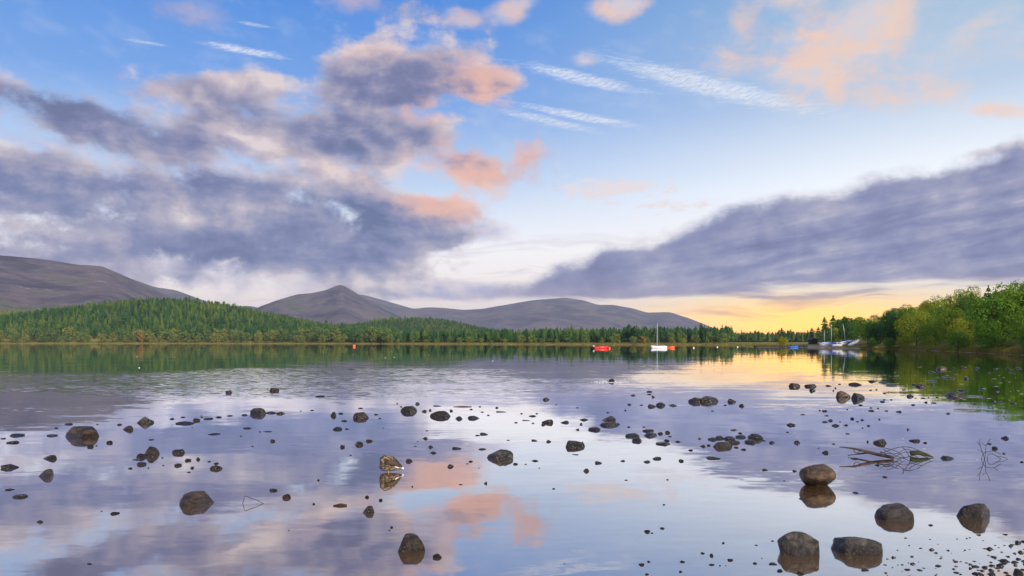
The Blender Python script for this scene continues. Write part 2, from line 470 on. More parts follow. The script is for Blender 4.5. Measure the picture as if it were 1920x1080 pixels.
def build_ground():
    azs = []
    a = -180.0
    while a < 180.0 - 1e-6:
        azs.append(a)
        a += 0.4 if -44 <= a < 44 else (2.0 if abs(a) < 90 else 5.0)
    ks = [0.0, 0.3, 0.6, 0.85, 0.95, 0.985, 1.0]
    adds = [1.5, 3, 6, 10, 16, 25, 40, 60, 90, 130, 180, 240, 310, 390, 480, 580, 700, 840, 1000, 1250, 1600, 2200, 3200, 5000, 8200]
    vs, fs = [(0, 0, -0.3)], []
    rows = len(ks) - 1 + len(adds)
    for a in azs:
        s = shore(a)
        ra = math.radians(a)
        for r in [s * k for k in ks[1:]] + [s + d for d in adds]:
            r = min(r, 8300)
            x, y = math.sin(ra) * r, math.cos(ra) * r
            vs.append((x, y, ground_z(x, y)))
    n = len(azs)
    for i in range(n):
        j = (i + 1) % n
        fs.append((0, 1 + j * rows, 1 + i * rows))
        for k in range(rows - 1):
            fs.append((1 + i * rows + k, 1 + j * rows + k, 1 + j * rows + k + 1, 1 + i * rows + k + 1))
    me = mesh("ground", vs, fs, True)
    m = bpy.data.materials.new("ground")
    m.use_nodes = True
    t = m.node_tree
    N = NT(t)
    pos = N.node('ShaderNodeNewGeometry').outputs['Position']
    z = N.sep(pos)[2]
    n1 = N.noise(pos, 0.05, 6, 0.6)
    n2 = N.noise(pos, 0.9, 5, 0.6)
    grass = N.ramp(n1, [(0.3, (0.10, 0.12, 0.035)), (0.5, (0.20, 0.18, 0.05)), (0.7, (0.30, 0.25, 0.08))])
    sand = N.ramp(n2, [(0.3, (0.30, 0.22, 0.14)), (0.7, (0.42, 0.32, 0.21))])
    under = (0.05, 0.032, 0.015)
    zz = N.m('ADD', z, N.m('MULTIPLY', N.m('SUBTRACT', n2, 0.5), 0.3))
    gx, gy, _ = N.sep(pos)[:3]
    spit = N.m('MULTIPLY', N.ss(N.m('DIVIDE', gx, gy), 0.27, 0.31), N.ss(N.m('DIVIDE', gx, gy), 0.47, 0.43))
    c = N.mix(N.ss(N.m('SUBTRACT', zz, N.m('MULTIPLY', spit, 0.35)), 0.06, 0.16), sand, grass)
    c = N.mix(N.ss(z, -0.05, 0.03), under, c)
    b = t.nodes['Principled BSDF']
    N.put(b.inputs['Base Color'], c)
    b.inputs['Roughness'].default_value = 0.95
    b.inputs['Specular IOR Level'].default_value = 0.1
    o = link("ground", me, m)
    tag(o, kind="structure")
build_ground()

def build_water():
    vs, fs = [(0, 0, 0)], []
    n = 96
    R = [6, 20, 60, 200, 950]
    for r in R:
        vs += [(math.sin(2 * math.pi * k / n) * r, math.cos(2 * math.pi * k / n) * r, 0) for k in range(n)]
    fs += [(0, 1 + (k + 1) % n, 1 + k) for k in range(n)]
    for j in range(len(R) - 1):
        fs += [(1 + j * n + k, 1 + j * n + (k + 1) % n, 1 + (j + 1) * n + (k + 1) % n, 1 + (j + 1) * n + k) for k in range(n)]
    m = bpy.data.materials.new("lake_water")
    m.use_nodes = True
    t = m.node_tree
    t.nodes.clear()
    N = NT(t)
    pos = N.node('ShaderNodeNewGeometry').outputs['Position']
    px, py, _ = N.sep(pos)[:3]
    c5 = (0.5, 0.5, 0.5)
    rip = N.vm('SUBTRACT', N.noise(N.mapping(pos, scale=(1.0, 2.6, 1), kind='POINT'), 2.4, 3.0, 0.55, 0.6, color=True), c5)
    swl = N.vm('SUBTRACT', N.noise(N.mapping(pos, rot=(0, 0, 0.15), scale=(0.25, 0.9, 1), kind='POINT'), 1.0, 2.0, 0.5, 0.8, color=True), c5)
    far = N.vm('SUBTRACT', N.noise(N.mapping(pos, scale=(0.5, 1.0, 1), kind='POINT'), 0.55, 4.0, 0.6, color=True), c5)
    # breeze: a rippled patch out on the lake, calm water elsewhere
    bx = N.m('DIVIDE', N.m('ADD', px, 11.0), 17.0)
    by = N.m('DIVIDE', N.m('SUBTRACT', py, 31.0), 15.0)
    patch = N.m('SUBTRACT', 1.0, N.m('SQRT', N.m('ADD', N.m('MULTIPLY', bx, bx), N.m('MULTIPLY', by, by))))
    pn = N.noise(N.mapping(pos, scale=(0.05, 0.16, 1), kind='POINT'), 1.0, 4.0, 0.6)
    breeze = N.ss(N.m('ADD', patch, N.m('MULTIPLY', N.m('SUBTRACT', pn, 0.5), 2.4)), -0.1, 0.8)
    light = N.ss(pn, 0.50, 0.68, 0.0, 0.30)
    amp = N.m('ADD', N.m('MULTIPLY', N.m('MAXIMUM', breeze, light), 0.20), 0.016)
    calm = N.ss(py, 18.0, 70.0, 1.0, 0.30)
    amp = N.m('MULTIPLY', amp, N.ss(py, 45.0, 110.0, 1.0, 0.2))
    s = N.vm('ADD', N.vm('SCALE', rip, scale=amp), N.vm('SCALE', swl, scale=N.m('MULTIPLY', calm, 0.022)))
    s = N.vm('ADD', s, N.vm('SCALE', far, scale=0.010))
    sx, sy, _ = N.sep(s)[:3]
    nrm = N.vm('NORMALIZE', N.comb(sx, sy, 1.0))
    g = N.node('ShaderNodeBsdfGlossy'); g.inputs['Roughness'].default_value = 0.025
    g.inputs['Color'].default_value = (0.96, 0.97, 1.0, 1)
    N.put(g.inputs['Normal'], nrm)
    d = N.node('ShaderNodeBsdfDiffuse')
    d.inputs['Color'].default_value = (0.13, 0.068, 0.018, 1)       # peat-brown shallows
    fr = N.node('ShaderNodeFresnel'); fr.inputs['IOR'].default_value = 3.2
    N.put(fr.inputs['Normal'], nrm)
    mx = N.node('ShaderNodeMixShader')
    N.put(mx.inputs[0], N.ss(fr.outputs[0], 0.0, 0.55, 0.0, 1.0, 'LINEAR'))
    t.links.new(d.outputs[0], mx.inputs[1]); t.links.new(g.outputs[0], mx.inputs[2])
    o = N.node('ShaderNodeOutputMaterial')
    t.links.new(mx.outputs[0], o.inputs[0])
    w = link("lake_water", mesh("lake_water", vs, fs), m)
    tag(w, kind="structure")
build_water()

# ------------------------------------------------------------------ mountains
def mountain(name, prof, D, W1, W2, seed, cols):
    """a real massif: crest line at distance D, long slopes to front and back"""
    pr = [(math.degrees(math.atan((x - 960) / F)), (HZ - y) / F) for x, y in prof]
    a0, a1 = pr[0][0], pr[-1][0]
    na, nr = int((a1 - a0) / 0.22) + 2, 46
    vs, fs = [], []
    for i in range(na):
        a = a0 + (a1 - a0) * i / (na - 1)
        ra = math.radians(a)
        # profile smoothed a little
        e = sum(interp(pr, a + d) for d in (-0.15, -0.05, 0.05, 0.15)) / 4
        Dl = D * (1 + 0.03 * mnoise.noise(Vector((a * 0.35, seed, 0))))
        crest = max(0.0, e) * Dl * math.cos(ra) + EYE
        for j in range(nr):
            q = j / (nr - 1) * 2 - 1                       # -1 front foot, 0 crest, 1 back foot
            r = Dl + (q * W1 if q < 0 else q * W2)
            s = 1 - abs(q)
            x, y = math.sin(ra) * r / math.cos(ra) * math.cos(ra), math.cos(ra) * r
            sh = s ** 1.15
            k = 4 * s * (1 - s)
            g = mnoise.fractal(Vector((x / 420.0, y / 420.0, seed)), 1.0, 2.1, 6)
            gul = abs(mnoise.noise(Vector((x / 300.0 + y / 900.0, y / 700.0, seed)))) - 0.25
            z = crest * (sh - 0.10 * k * g * 0.6 - 0.06 * k * gul) + 3.0 * g * (1 - k)
            if q > -0.04 and q < 0.04: z = crest * sh + 2.5 * g
            vs.append((x, y, z - 4))
    for i in range(na - 1):
        for j in range(nr - 1):
            fs.append((i * nr + j, (i + 1) * nr + j, (i + 1) * nr + j + 1, i * nr + j + 1))
    me = mesh(name, vs, fs, True)
    m = bpy.data.materials.new(name)
    m.use_nodes = True
    t = m.node_tree
    N = NT(t)
    pos = N.node('ShaderNodeNewGeometry').outputs['Position']
    z = N.sep(pos)[2]
    n1 = N.noise(N.mapping(pos, scale=(1, 1, 1.6), kind='POINT'), 0.004, 9, 0.62)
    n2 = N.noise(pos, 0.022, 7, 0.72)
    c = N.ramp(n1, [(0.36, cols[0]), (0.47, cols[1]), (0.56, cols[2]), (0.66, cols[3])])
    c = N.mix(N.ss(n2, 0.56, 0.68, 0.0, 0.6), c, (0.27, 0.23, 0.22))
    c = N.mix(N.ss(n2, 0.46, 0.34, 0.0, 0.55), c, (0.035, 0.036, 0.04))           # scree and bare rock
    gn = N.noise(N.mapping(pos, scale=(1, 1, 5), kind='POINT'), 0.0022, 6, 0.6)
    low = N.m('MULTIPLY', N.ss(N.m('ADD', z, N.m('MULTIPLY', N.m('SUBTRACT', gn, 0.5), 160.0)), 110.0, 40.0), 0.7)
    c = N.mix(low, c, (0.15, 0.12, 0.075))
    b = t.nodes['Principled BSDF']
    N.put(b.inputs['Base Color'], c)
    b.inputs['Roughness'].default_value = 1.0
    b.inputs['Specular IOR Level'].default_value = 0.0
    bn = N.node('ShaderNodeBump'); bn.inputs['Strength'].default_value = 0.7; bn.inputs['Distance'].default_value = 22.0
    N.put(bn.inputs['Height'], N.noise(pos, 0.012, 8, 0.62))
    t.links.new(bn.outputs[0], b.inputs['Normal'])
    o = link(name, me, m)
    tag(o, kind="structure")
    return o
HEATH = [(0.044, 0.043, 0.062), (0.085, 0.076, 0.100), (0.140, 0.112, 0.122), (0.095, 0.108, 0.07)]
mountain("mountain", [(-520, 500), (-300, 474), (-120, 469), (0, 474), (80, 481), (150, 492), (172, 493), (192, 495), (240, 516), (300, 545), (345, 568), (400, 600), (470, 641)], 3300, 1500, 1500, 1.3, HEATH)
mountain("mountain", [(90, 560), (180, 505), (240, 517), (290, 535), (330, 541), (395, 565), (430, 573), (465, 571), (500, 577), (560, 600), (640, 641)], 6000, 1800, 1500, 5.1, HEATH)
mountain("mountain", [(400, 641), (440, 600), (487, 572), (520, 560), (558, 549), (582, 547), (612, 540), (636, 530), (644, 531), (700, 567), (730, 583), (752, 593), (800, 615), (850, 641)], 4300, 1500, 1300, 9.7, HEATH)
mountain("mountain", [(560, 641), (640, 545), (685, 551), (720, 561), (775, 577), (805, 574), (830, 575), (870, 579), (905, 577), (960, 567), (1000, 560), (1060, 556), (1095, 561), (1120, 569), (1150, 569),
                      (1190, 577), (1212, 584), (1255, 583), (1290, 594), (1330, 610), (1390, 641)], 6600, 2100, 1500, 14.2, HEATH)

# ------------------------------------------------------------------ trees
def leaf_quad(vs, fs, p, nrm, size, rnd):
    u = nrm.orthogonal().normalized()
    a = rnd.uniform(0, 6.283)
    w = nrm.cross(u)
    u, w = u * math.cos(a) + w * math.sin(a), w * math.cos(a) - u * math.sin(a)
    b = len(vs)
    e = size * rnd.uniform(0.6, 1.0)
    vs += [p - u * e - w * e * 0.45, p + u * e * 0.1 - w * e * 0.8, p + u * e + w * e * 0.1, p - u * e * 0.1 + w * e * 0.8]
    fs.append((b, b + 1, b + 2, b + 3))

def broadleaf(seed, n, leaf, width=0.85, low=0.14, nl=13):
    """unit-height tree: crown of leaf clumps (1 m high), limbs + trunk; returns (crown mesh, wood mesh)"""
    rnd = random.Random(seed)
    lob = []
    for k in range(nl):
        h = low + 0.12 + (0.86 - low - 0.10) * (k + rnd.random()) / nl
        env = math.sin(math.pi * min(1, max(0, (h - low * 0.5) / (1.04 - low * 0.5))) ** 0.8) ** 0.7
        a = k * 2.4 + rnd.uniform(-.5, .5)
        rr = width * 0.5 * env * rnd.uniform(0.35, 0.72)
        lob.append((Vector((math.cos(a) * rr, math.sin(a) * rr, h)), width * rnd.uniform(0.13, 0.22) * (0.65 + 0.5 * env)))
    vs, fs = [], []
    tot = sum(r * r for _, r in lob)
    for c, r in lob:
        for _ in range(int(n * r * r / tot)):
            d = Vector((rnd.gauss(0, 1), rnd.gauss(0, 1), rnd.gauss(0, 1) + 0.25)).normalized()
            f = rnd.uniform(0.80, 1.08) if rnd.random() < 0.8 else rnd.uniform(1.05, 1.3)
            p = c + Vector((d.x, d.y, d.z * 0.8)) * r * f
            if p.z < low * 0.6: continue
            nn = (d + Vector((rnd.gauss(0, .36), rnd.gauss(0, .36), rnd.gauss(0, .36) + 0.3))).normalized()
            leaf_quad(vs, fs, p, nn, leaf, rnd)
    crown = mesh("crown", vs, fs)
    b = MB()
    b.tube([(0, 0, -0.03), (0.01, 0.0, 0.2), (0.0, 0.015, 0.5), (0, 0, 0.8)], [0.026, 0.02, 0.013, 0.004], 6)
    for c, r in lob[::2]:
        z0 = max(0.12, c.z * 0.55)
        b.tube([(0, 0, z0), c * 0.5 + Vector((0, 0, z0 * 0.5 + 0.03)), c], [0.011, 0.008, 0.003], 5)
    return crown, b.mesh("trunk")

def conifer(seed, whorls=11, width=0.30, bare=0.14, rounded=False):
    """unit-height conifer made of drooping branch sprays round a straight stem (two materials: wood, needles)"""
    rnd = random.Random(seed)
    b = MB()
    b.tube([(0, 0, -0.04), (0, 0, 0.5), (0, 0, 0.97)], [0.017, 0.011, 0.002], 5)
    nw = len(b.f)
    for k in range(whorls):
        q = (k + rnd.uniform(-.2, .2)) / (whorls - 1)
        q = min(1, max(0, q))
        h = bare + (0.97 - bare) * q
        L = width * ((1 - q) ** 0.8 * 0.92 + 0.08) * rnd.uniform(0.8, 1.15)
        if rounded: L = width * (math.sin(math.pi * (0.16 + 0.80 * q)) ** 0.7) * rnd.uniform(0.7, 1.2)
        m = 7 if q < 0.8 else 5
        a0 = rnd.uniform(0, 6.28)
        for i in range(m):
            a = a0 + 6.283 * i / m + rnd.uniform(-.3, .3)
            l = L * rnd.uniform(0.7, 1.1)
            d = Vector((math.cos(a), math.sin(a), 0)); s = Vector((-d.y, d.x, 0))
            dr = rnd.uniform(-0.10, 0.02) * (1 - q) - 0.01
            up = 0.035 + 0.02 * rnd.random()
            wd = l * rnd.uniform(0.36, 0.5)
            o = Vector((0, 0, h))
            vs = [o + Vector((0, 0, up)), o + d * l * 0.55 + s * wd + Vector((0, 0, dr * 0.4 - 0.01)), o + d * l + Vector((0, 0, dr)), o + d * l * 0.55 - s * wd + Vector((0, 0, dr * 0.4 - 0.01)),
                  o + d * l * 0.5 + Vector((0, 0, up * 0.9))]
            b.add(vs, [(0, 1, 4), (1, 2, 4), (2, 3, 4), (3, 0, 4)])
    b.add([(0.012, 0, .93), (-.008, .01, .93), (-.008, -.01, .93), (0, 0, 1.0)], [(0, 1, 3), (1, 2, 3), (2, 0, 3)])
    me = b.mesh("pine")
    me.materials.append(M_BARK); me.materials.append(M_PINE)
    me.polygons.foreach_set("material_index", [0] * nw + [1] * (len(b.f) - nw))
    return me

def merged_tree(crown, wood, leafm):
    b = MB()
    b.add([v.co for v in wood.vertices], [tuple(p.vertices) for p in wood.polygons], True)
    nw = len(b.f)
    b.add([v.co for v in crown.vertices], [tuple(p.vertices) for p in crown.polygons])
    me = b.mesh("tree")
    me.materials.append(M_BARK); me.materials.append(leafm)
    me.polygons.foreach_set("material_index", [0] * nw + [1] * (len(b.f) - nw))
    return me

PINES = [conifer(1, 11, 0.24, 0.2), conifer(2, 12, 0.20, 0.25), conifer(3, 10, 0.27, 0.3), conifer(4, 12, 0.18, 0.3), conifer(5, 9, 0.26, 0.42, True), conifer(6, 9, 0.23, 0.36, True)]
FARLEAF = [merged_tree(*broadleaf(20 + k, 420, 0.055, w, 0.05, 10), M_SHORELEAF) for k, w in enumerate((0.75, 0.9, 1.05, 0.6))]
ORANGE = merged_tree(*broadleaf(31, 420, 0.055, 0.8, 0.05, 10), M_ORANGE)

R = random.Random(77)
def on_ground(az, r):
    x, y = math.sin(math.radians(az)) * r, math.cos(math.radians(az)) * r
    return x, y, ground_z(x, y)

# pines: one list of places, the front ones as trees of their own, the rest as the forest mass
pine_spots = []
def first_pine(az):
    if az >= 16.8: return 600 + 40 * math.sin(az * 3)
    return shore(az) + (44 if az < -12 else 22)
r = 380.0
while r < 2100:
    sp = 5.2 if r < 1300 else 6.5 if r < 1650 else 11.0
    az = -40.0
    while az < 24.0:
        a = az + math.degrees(R.uniform(-0.45, 0.45) * sp / r)
        rr = r + R.uniform(-0.45, 0.45) * sp
        f0 = first_pine(a)
        if rr > f0:
            x, y, z = on_ground(a, rr)
            hgt = R.uniform(9.0, 14.0) if a < -9 else R.uniform(7.0, 10.5)
            if a > 16.8: hgt = R.uniform(6.5, 9.5)
            g = R.random()
            if g < 0.06: hgt *= 1.2
            elif g < 0.25: hgt *= 0.7
            pine_spots.append((rr - f0, x, y, z, hgt, a))
        az += math.degrees(sp * R.uniform(0.85, 1.2) / r)
    r += sp
pine_spots.sort(key=lambda q: q[0] + R.uniform(0, 6))
front, rest = pine_spots[:300], pine_spots[300:]
for i, (_, x, y, z, h, a) in enumerate(front):
    k = R.randrange(6) if a > -9 else R.choice((0, 1, 1, 2, 3, 3, 3, 4, 5))
    o = link("pine_tree", PINES[k], None, None, (x, y, z - 0.2), R.uniform(0, 6.28))
    w = h * R.uniform(0.9, 1.15)
    o.scale = (w, w, h)
    tag(o, "green pine in the front rows of the forest across the lake", "tree", "pines along the far forest edge")

def build_forest(spots):
    me = mesh("forest", [(x, y, z - 0.2) for _, x, y, z, h, a in spots], [])
    at = me.attributes.new("size", 'FLOAT', 'POINT')
    at.data.foreach_set("value", [h for _, x, y, z, h, a in spots])
    ix = me.attributes.new("sort", 'INT', 'POINT')
    ix.data.foreach_set("value", [(R.randrange(6) if a > -9 else R.choice((0, 1, 1, 2, 3, 3, 3, 4, 5))) for _, x, y, z, h, a in spots])
    an = me.attributes.new("turn", 'FLOAT', 'POINT')
    an.data.foreach_set("value", [R.uniform(0, 6.28) for _ in spots])
    o = link("forest", me)
    tag(o, "dense pine forest covering the low hills across the lake", "forest", kind="stuff")
    g = bpy.data.node_groups.new("forest", 'GeometryNodeTree')
    g.interface.new_socket("Geometry", in_out='INPUT', socket_type='NodeSocketGeometry')
    g.interface.new_socket("Geometry", in_out='OUTPUT', socket_type='NodeSocketGeometry')
    gi, go = g.nodes.new('NodeGroupInput'), g.nodes.new('NodeGroupOutput')
    join = g.nodes.new('GeometryNodeJoinGeometry')
    def attr(name, typ):
        n = g.nodes.new('GeometryNodeInputNamedAttribute'); n.data_type = typ
        n.inputs[0].default_value = name
        return n.outputs[0]
    size, sort, turn = attr("size", 'FLOAT'), attr("sort", 'INT'), attr("turn", 'FLOAT')
    rot = g.nodes.new('ShaderNodeCombineXYZ'); g.links.new(turn, rot.inputs[2])
    hidden = bpy.data.collections.new("forest_kinds")
    for k, pm in enumerate(PINES):
        src = bpy.data.objects.new("pine_kind", pm)
        hidden.objects.link(src)
        oi = g.nodes.new('GeometryNodeObjectInfo')
        oi.inputs['Object'].default_value = src
        oi.inputs['As Instance'].default_value = True
        cmp_ = g.nodes.new('FunctionNodeCompare'); cmp_.data_type = 'INT'; cmp_.operation = 'EQUAL'
        g.links.new(sort, cmp_.inputs[2]); cmp_.inputs[3].default_value = k
        ip = g.nodes.new('GeometryNodeInstanceOnPoints')
        m2p = g.nodes.new('GeometryNodeMeshToPoints')
        g.links.new(gi.outputs[0], m2p.inputs[0])
        g.links.new(m2p.outputs[0], ip.inputs['Points'])
        g.links.new(cmp_.outputs[0], ip.inputs['Selection'])
        g.links.new(oi.outputs['Geometry'], ip.inputs['Instance'])
        g.links.new(rot.outputs[0], ip.inputs['Rotation'])
        g.links.new(size, ip.inputs['Scale'])
        g.links.new(ip.outputs[0], join.inputs[0])
    g.links.new(join.outputs[0], go.inputs[0])
    md = o.modifiers.new("forest", 'NODES')
    md.node_group = g
build_forest(rest)
print("pines", len(pine_spots))

# birches, alders and willows along the far shore
az = -38.0
while az < 16.5:
    s0 = shore(az)
    for row in range(2):
        a = az + R.uniform(-0.2, 0.2)
        r = s0 + (7 if row == 0 else 17) + R.uniform(-2, 5) + (8 if a < -10 else 0)
        x, y, z = on_ground(a, r)
        h = (R.uniform(10.5, 15.5) if a < -9 else R.uniform(3.5, 7.5)) * (1.0 if row else 0.7)
        if R.random() < (0.10 if a < -9 else 0.3): continue
        me = FARLEAF[R.randrange(4)]
        lab, grp = "pale green broadleaf tree on the shore below the far pine forest", "broadleaf trees along the far shore"
        o = link("birch_tree", me, None, None, (x, y, z - 0.1), R.uniform(0, 6.28))
        w = h * R.uniform(0.85, 1.2)
        o.scale = (w, w, h)
        tag(o, lab, "tree", grp)
    az += math.degrees(R.uniform(6.0, 10.0) / s0)
x, y, z = on_ground(math.degrees(math.atan((264 - 960) / F)), shore(-27) + 18)
o = link("birch_tree", ORANGE, None, None, (x, y, z)); o.scale = (9.5, 9.5, 12.5)
tag(o, "tall shore tree with its crown turning orange", "tree")
x, y, z = on_ground(math.degrees(math.atan((1205 - 960) / F)), shore(10) + 10)
o = link("birch_tree", ORANGE, None, None, (x, y, z)); o.scale = (6, 6, 4.6)
tag(o, "low bush with dull orange-brown leaves below the pines", "bush")

# trees of the wooded bank: trunk and crown as parts
BANKM = [leaf_mat("dark_leaves", [(0.0, (0.045, 0.13, 0.035)), (1.0, (0.09, 0.19, 0.04))], 0.4, 0.6), leaf_mat("mid_leaves", [(0.0, (0.10, 0.22, 0.03)), (1.0, (0.17, 0.29, 0.035))], 0.4, 0.6),
         leaf_mat("yellowish_leaves", [(0.0, (0.17, 0.26, 0.03)), (1.0, (0.33, 0.35, 0.035))], 0.4, 0.6)]
NEAR = [broadleaf(50 + k, 3600, 0.026, w, lo, 15) for k, (w, lo) in enumerate(((0.95, 0.06), (1.1, 0.05), (0.8, 0.10), (1.25, 0.04), (0.9, 0.08), (1.0, 0.05)))]
for c, wd in NEAR:
    c.materials.append(M_LEAF); wd.materials.append(M_BARK)
def bank_tree(x, y, z, h, k, label, group, wide=1.0, name="broadleaf_tree", crown=None, leafm=None):
    root = bpy.data.objects.new(name, None)
    COL.objects.link(root)
    root.location = (x, y, z - 0.1)
    root.rotation_euler = (0, 0, R.uniform(0, 6.28))
    root.scale = (h * wide, h * wide, h)
    c = link("crown", NEAR[k][0] if crown is None else crown, None, root)
    if leafm is not None:
        c.material_slots[0].link = 'OBJECT'
        c.material_slots[0].material = leafm
    link("trunk", NEAR[k][1], None, root)
    tag(root, label, "tree" if name != "bush" else "bush", group)
    return root
for row, (t0, sp) in enumerate(((2.5, 3.8), (9, 4.0), (18, 4.4), (29, 4.8), (42, 5.4), (58, 6.2), (78, 8.0))):
    az = 22.9 + row * 0.25
    while az < 41:
        a = az + R.uniform(-.2, .2)
        r = shore(a) + t0 + R.uniform(-2.5, 3.5)
        x, y, z = on_ground(a, r)
        g = sstep(a, 24, 35)
        h = (3.0 + 0.8 * g if row == 0 else 5.6 + 1.2 * sstep(a, 24, 29)) * R.uniform(0.72, 1.22) * (1.2 if a < 26.5 else 1.0)
        az += math.degrees(sp * R.uniform(0.8, 1.2) / r)
        if a < 25.7 and t0 < 14: continue
        kc = R.choices((0, 1, 2), (3, 4, 3))[0]
        cw = ("dark green", "mid-green", "yellow-green")[kc]
        bank_tree(x, y, z, h, R.randrange(6), f"rounded {cw} broadleaf tree in the thick wood on the bank" if row else f"low leafy {cw} tree at the water's edge of the wooded bank",
                  f"{cw} trees of the wooded bank" if row else f"low {cw} trees fringing the wooded bank", R.uniform(0.75, 1.05), leafm=BANKM[kc])
for i in range(26):
    a = 28.5 + 10.5 * (i + R.random()) / 26
    x, y, z = on_ground(a, shore(a) + R.uniform(50, 88))
    o = link("spruce_tree", PINES[R.randrange(3)], None, None, (x, y, z - 0.2), R.uniform(0, 6))
    h = R.uniform(5.8, 8.2) * (0.8 + 0.2 * sstep(a, 26, 34)); o.scale = (h * 1.35, h * 1.35, h)
    tag(o, "pointed dark conifer rising above the wooded bank", "tree", "conifers on the ridge of the wooded bank")
for px, top in ((1546, 598), (1562, 595), (1583, 597), (1597, 600), (1572, 602)):
    r = 250 + R.uniform(-8, 12)
    x, y, z = on_ground(math.degrees(math.atan((px - 960) / F)), r)
    h = (HZ - top) / F * r + EYE - z
    o = link("scots_pine", PINES[4 + R.randrange(2)], None, None, (x, y, z - 0.1), R.uniform(0, 6)); o.scale = (h * .8, h * .8, h)
    tag(o, "thin tall pine silhouetted behind the beached dinghies", "tree", "tall pines behind the dinghies")
# bright bush on the sand spit
x, d, mp = water_pt(1495, 649.5)
YB = broadleaf(71, 1500, 0.045, 1.15, 0.02, 12)
YB[0].materials.append(M_YELLOW)
bank_tree(x, d + 14, ground_z(x, d + 14), 3.7, 0, "round bright yellow-green bush on the sand spit", None, 1.0, "bush", YB[0])

# ------------------------------------------------------------------ stones in the shallows
def rock_mat(name, stops, wet=1.0):
    m = bpy.data.materials.new(name)
    m.use_nodes = True
    t = m.node_tree
    N = NT(t)
    b = t.nodes['Principled BSDF']
    oi = N.node('ShaderNodeObjectInfo').outputs['Random']
    tc = N.node('ShaderNodeTexCoord').outputs['Object']
    tc = N.vm('ADD', tc, N.comb(N.m('MULTIPLY', oi, 37.0), N.m('MULTIPLY', oi, 11.0), 0.0))
    z = N.sep(N.node('ShaderNodeNewGeometry').outputs['Position'])[2]
    n1 = N.noise(tc, 1.7, 9, 0.65, 0.4)
    n2 = N.noise(tc, 11.0, 6, 0.7)
    n3 = N.noise(tc, 4.0, 5, 0.6, 1.5)
    x = N.m('ADD', N.m('MULTIPLY', n1, 1.15), N.m('ADD', N.m('MULTIPLY', n2, 0.55), N.m('SUBTRACT', N.m('MULTIPLY', oi, 0.25), 0.47)))
    c = N.ramp(x, stops)
    c = N.mix(N.ss(n3, 0.60, 0.68, 0.0, 0.45), c, (0.20, 0.165, 0.13))          # pale mineral veins and lichen
    c = N.mix(N.ss(n2, 0.62, 0.72, 0.0, 0.7), c, (0.02, 0.016, 0.012))        # dark pits
    damp = N.ss(N.m('ADD', z, N.m('MULTIPLY', N.m('SUBTRACT', n1, 0.5), 0.10)), 0.13 * wet, 0.015)   # wet tide line
    c = N.mix(N.m('MULTIPLY', damp, 0.85), c, (0.014, 0.010, 0.007))
    N.put(b.inputs['Base Color'], c)
    N.put(b.inputs['Roughness'], N.m('SUBTRACT', 0.48, N.m('MULTIPLY', damp, 0.34)))
    b.inputs['Specular IOR Level'].default_value = 0.4
    bn = N.node('ShaderNodeBump'); bn.inputs['Strength'].default_value = 0.9; bn.inputs['Distance'].default_value = 0.035
    N.put(bn.inputs['Height'], N.m('ADD', n1, N.m('MULTIPLY', n2, 0.35)))
    t.links.new(bn.outputs[0], b.inputs['Normal'])
    return m
M_BROWN = rock_mat("brown_stone", [(0.25, (0.006, 0.004, 0.0025)), (0.47, (0.024, 0.015, 0.009)), (0.74, (0.15, 0.092, 0.05))])
M_GREY = rock_mat("grey_stone", [(0.25, (0.007, 0.006, 0.006)), (0.47, (0.028, 0.024, 0.022)), (0.74, (0.17, 0.138, 0.112))])
M_DARK = rock_mat("dark_stone", [(0.25, (0.005, 0.005, 0.005)), (0.45, (0.018, 0.016, 0.017)), (0.68, (0.085, 0.062, 0.052))], 1.3)
RMATS = {'b': M_BROWN, 'g': M_GREY, 'd': M_DARK}

def rock_shape(seed, sub=3, cuts=5, rough=0.20, mush=0.0):
    bm = bmesh.new()
    bmesh.ops.create_icosphere(bm, subdivisions=sub, radius=1.0)
    rnd = random.Random(seed)
    off = Vector((rnd.uniform(-50, 50), rnd.uniform(-50, 50), rnd.uniform(-50, 50)))
    planes = []
    for _ in range(cuts):
        n = Vector((rnd.gauss(0, 1), rnd.gauss(0, 1), rnd.gauss(0.4, .8))).normalized()
        planes.append((n, rnd.uniform(0.55, 0.85)))
    for v in bm.verts:
        p = v.co.normalized()
        d = 1 + rough * mnoise.noise(p * 1.2 + off) + rough * 0.5 * mnoise.noise(p * 2.6 + off) + rough * 0.22 * mnoise.noise(p * 6.0 + off) + (rough * 0.12 * mnoise.noise(p * 13 + off) if sub > 3 else 0)
        q = p * d
        q = Vector([math.copysign(abs(c) ** (0.74 if sub > 3 else 0.82), c) for c in q])
        for n, k in planes:                      # flattened faces with soft edges
            e = q.dot(n) - k
            if e > 0: q -= n * e * 0.93
        if mush and q.z < 0.1: q = Vector((q.x * (1 - mush * min(1, 0.1 - q.z)), q.y * (1 - mush * min(1, 0.1 - q.z)), q.z))
        v.co = q
    # normalise: half width 1 in x and y, top at 1
    mx = max(abs(v.co.x) for v in bm.verts); my = max(abs(v.co.y) for v in bm.verts); mz = max(v.co.z for v in bm.verts)
    for v in bm.verts: v.co = Vector((v.co.x / mx, v.co.y / my, v.co.z / mz))
    me = bpy.data.meshes.new("stone")
    bm.to_mesh(me); bm.free()
    me.polygons.foreach_set("use_smooth", [True] * len(me.polygons))
    return me
SMALL = {k: [rock_shape(100 + 17 * i + ord(k), 2, 9, 0.34) for i in range(9)] for k in RMATS}
for k, l in SMALL.items():
    for me in l: me.materials.append(RMATS[k])

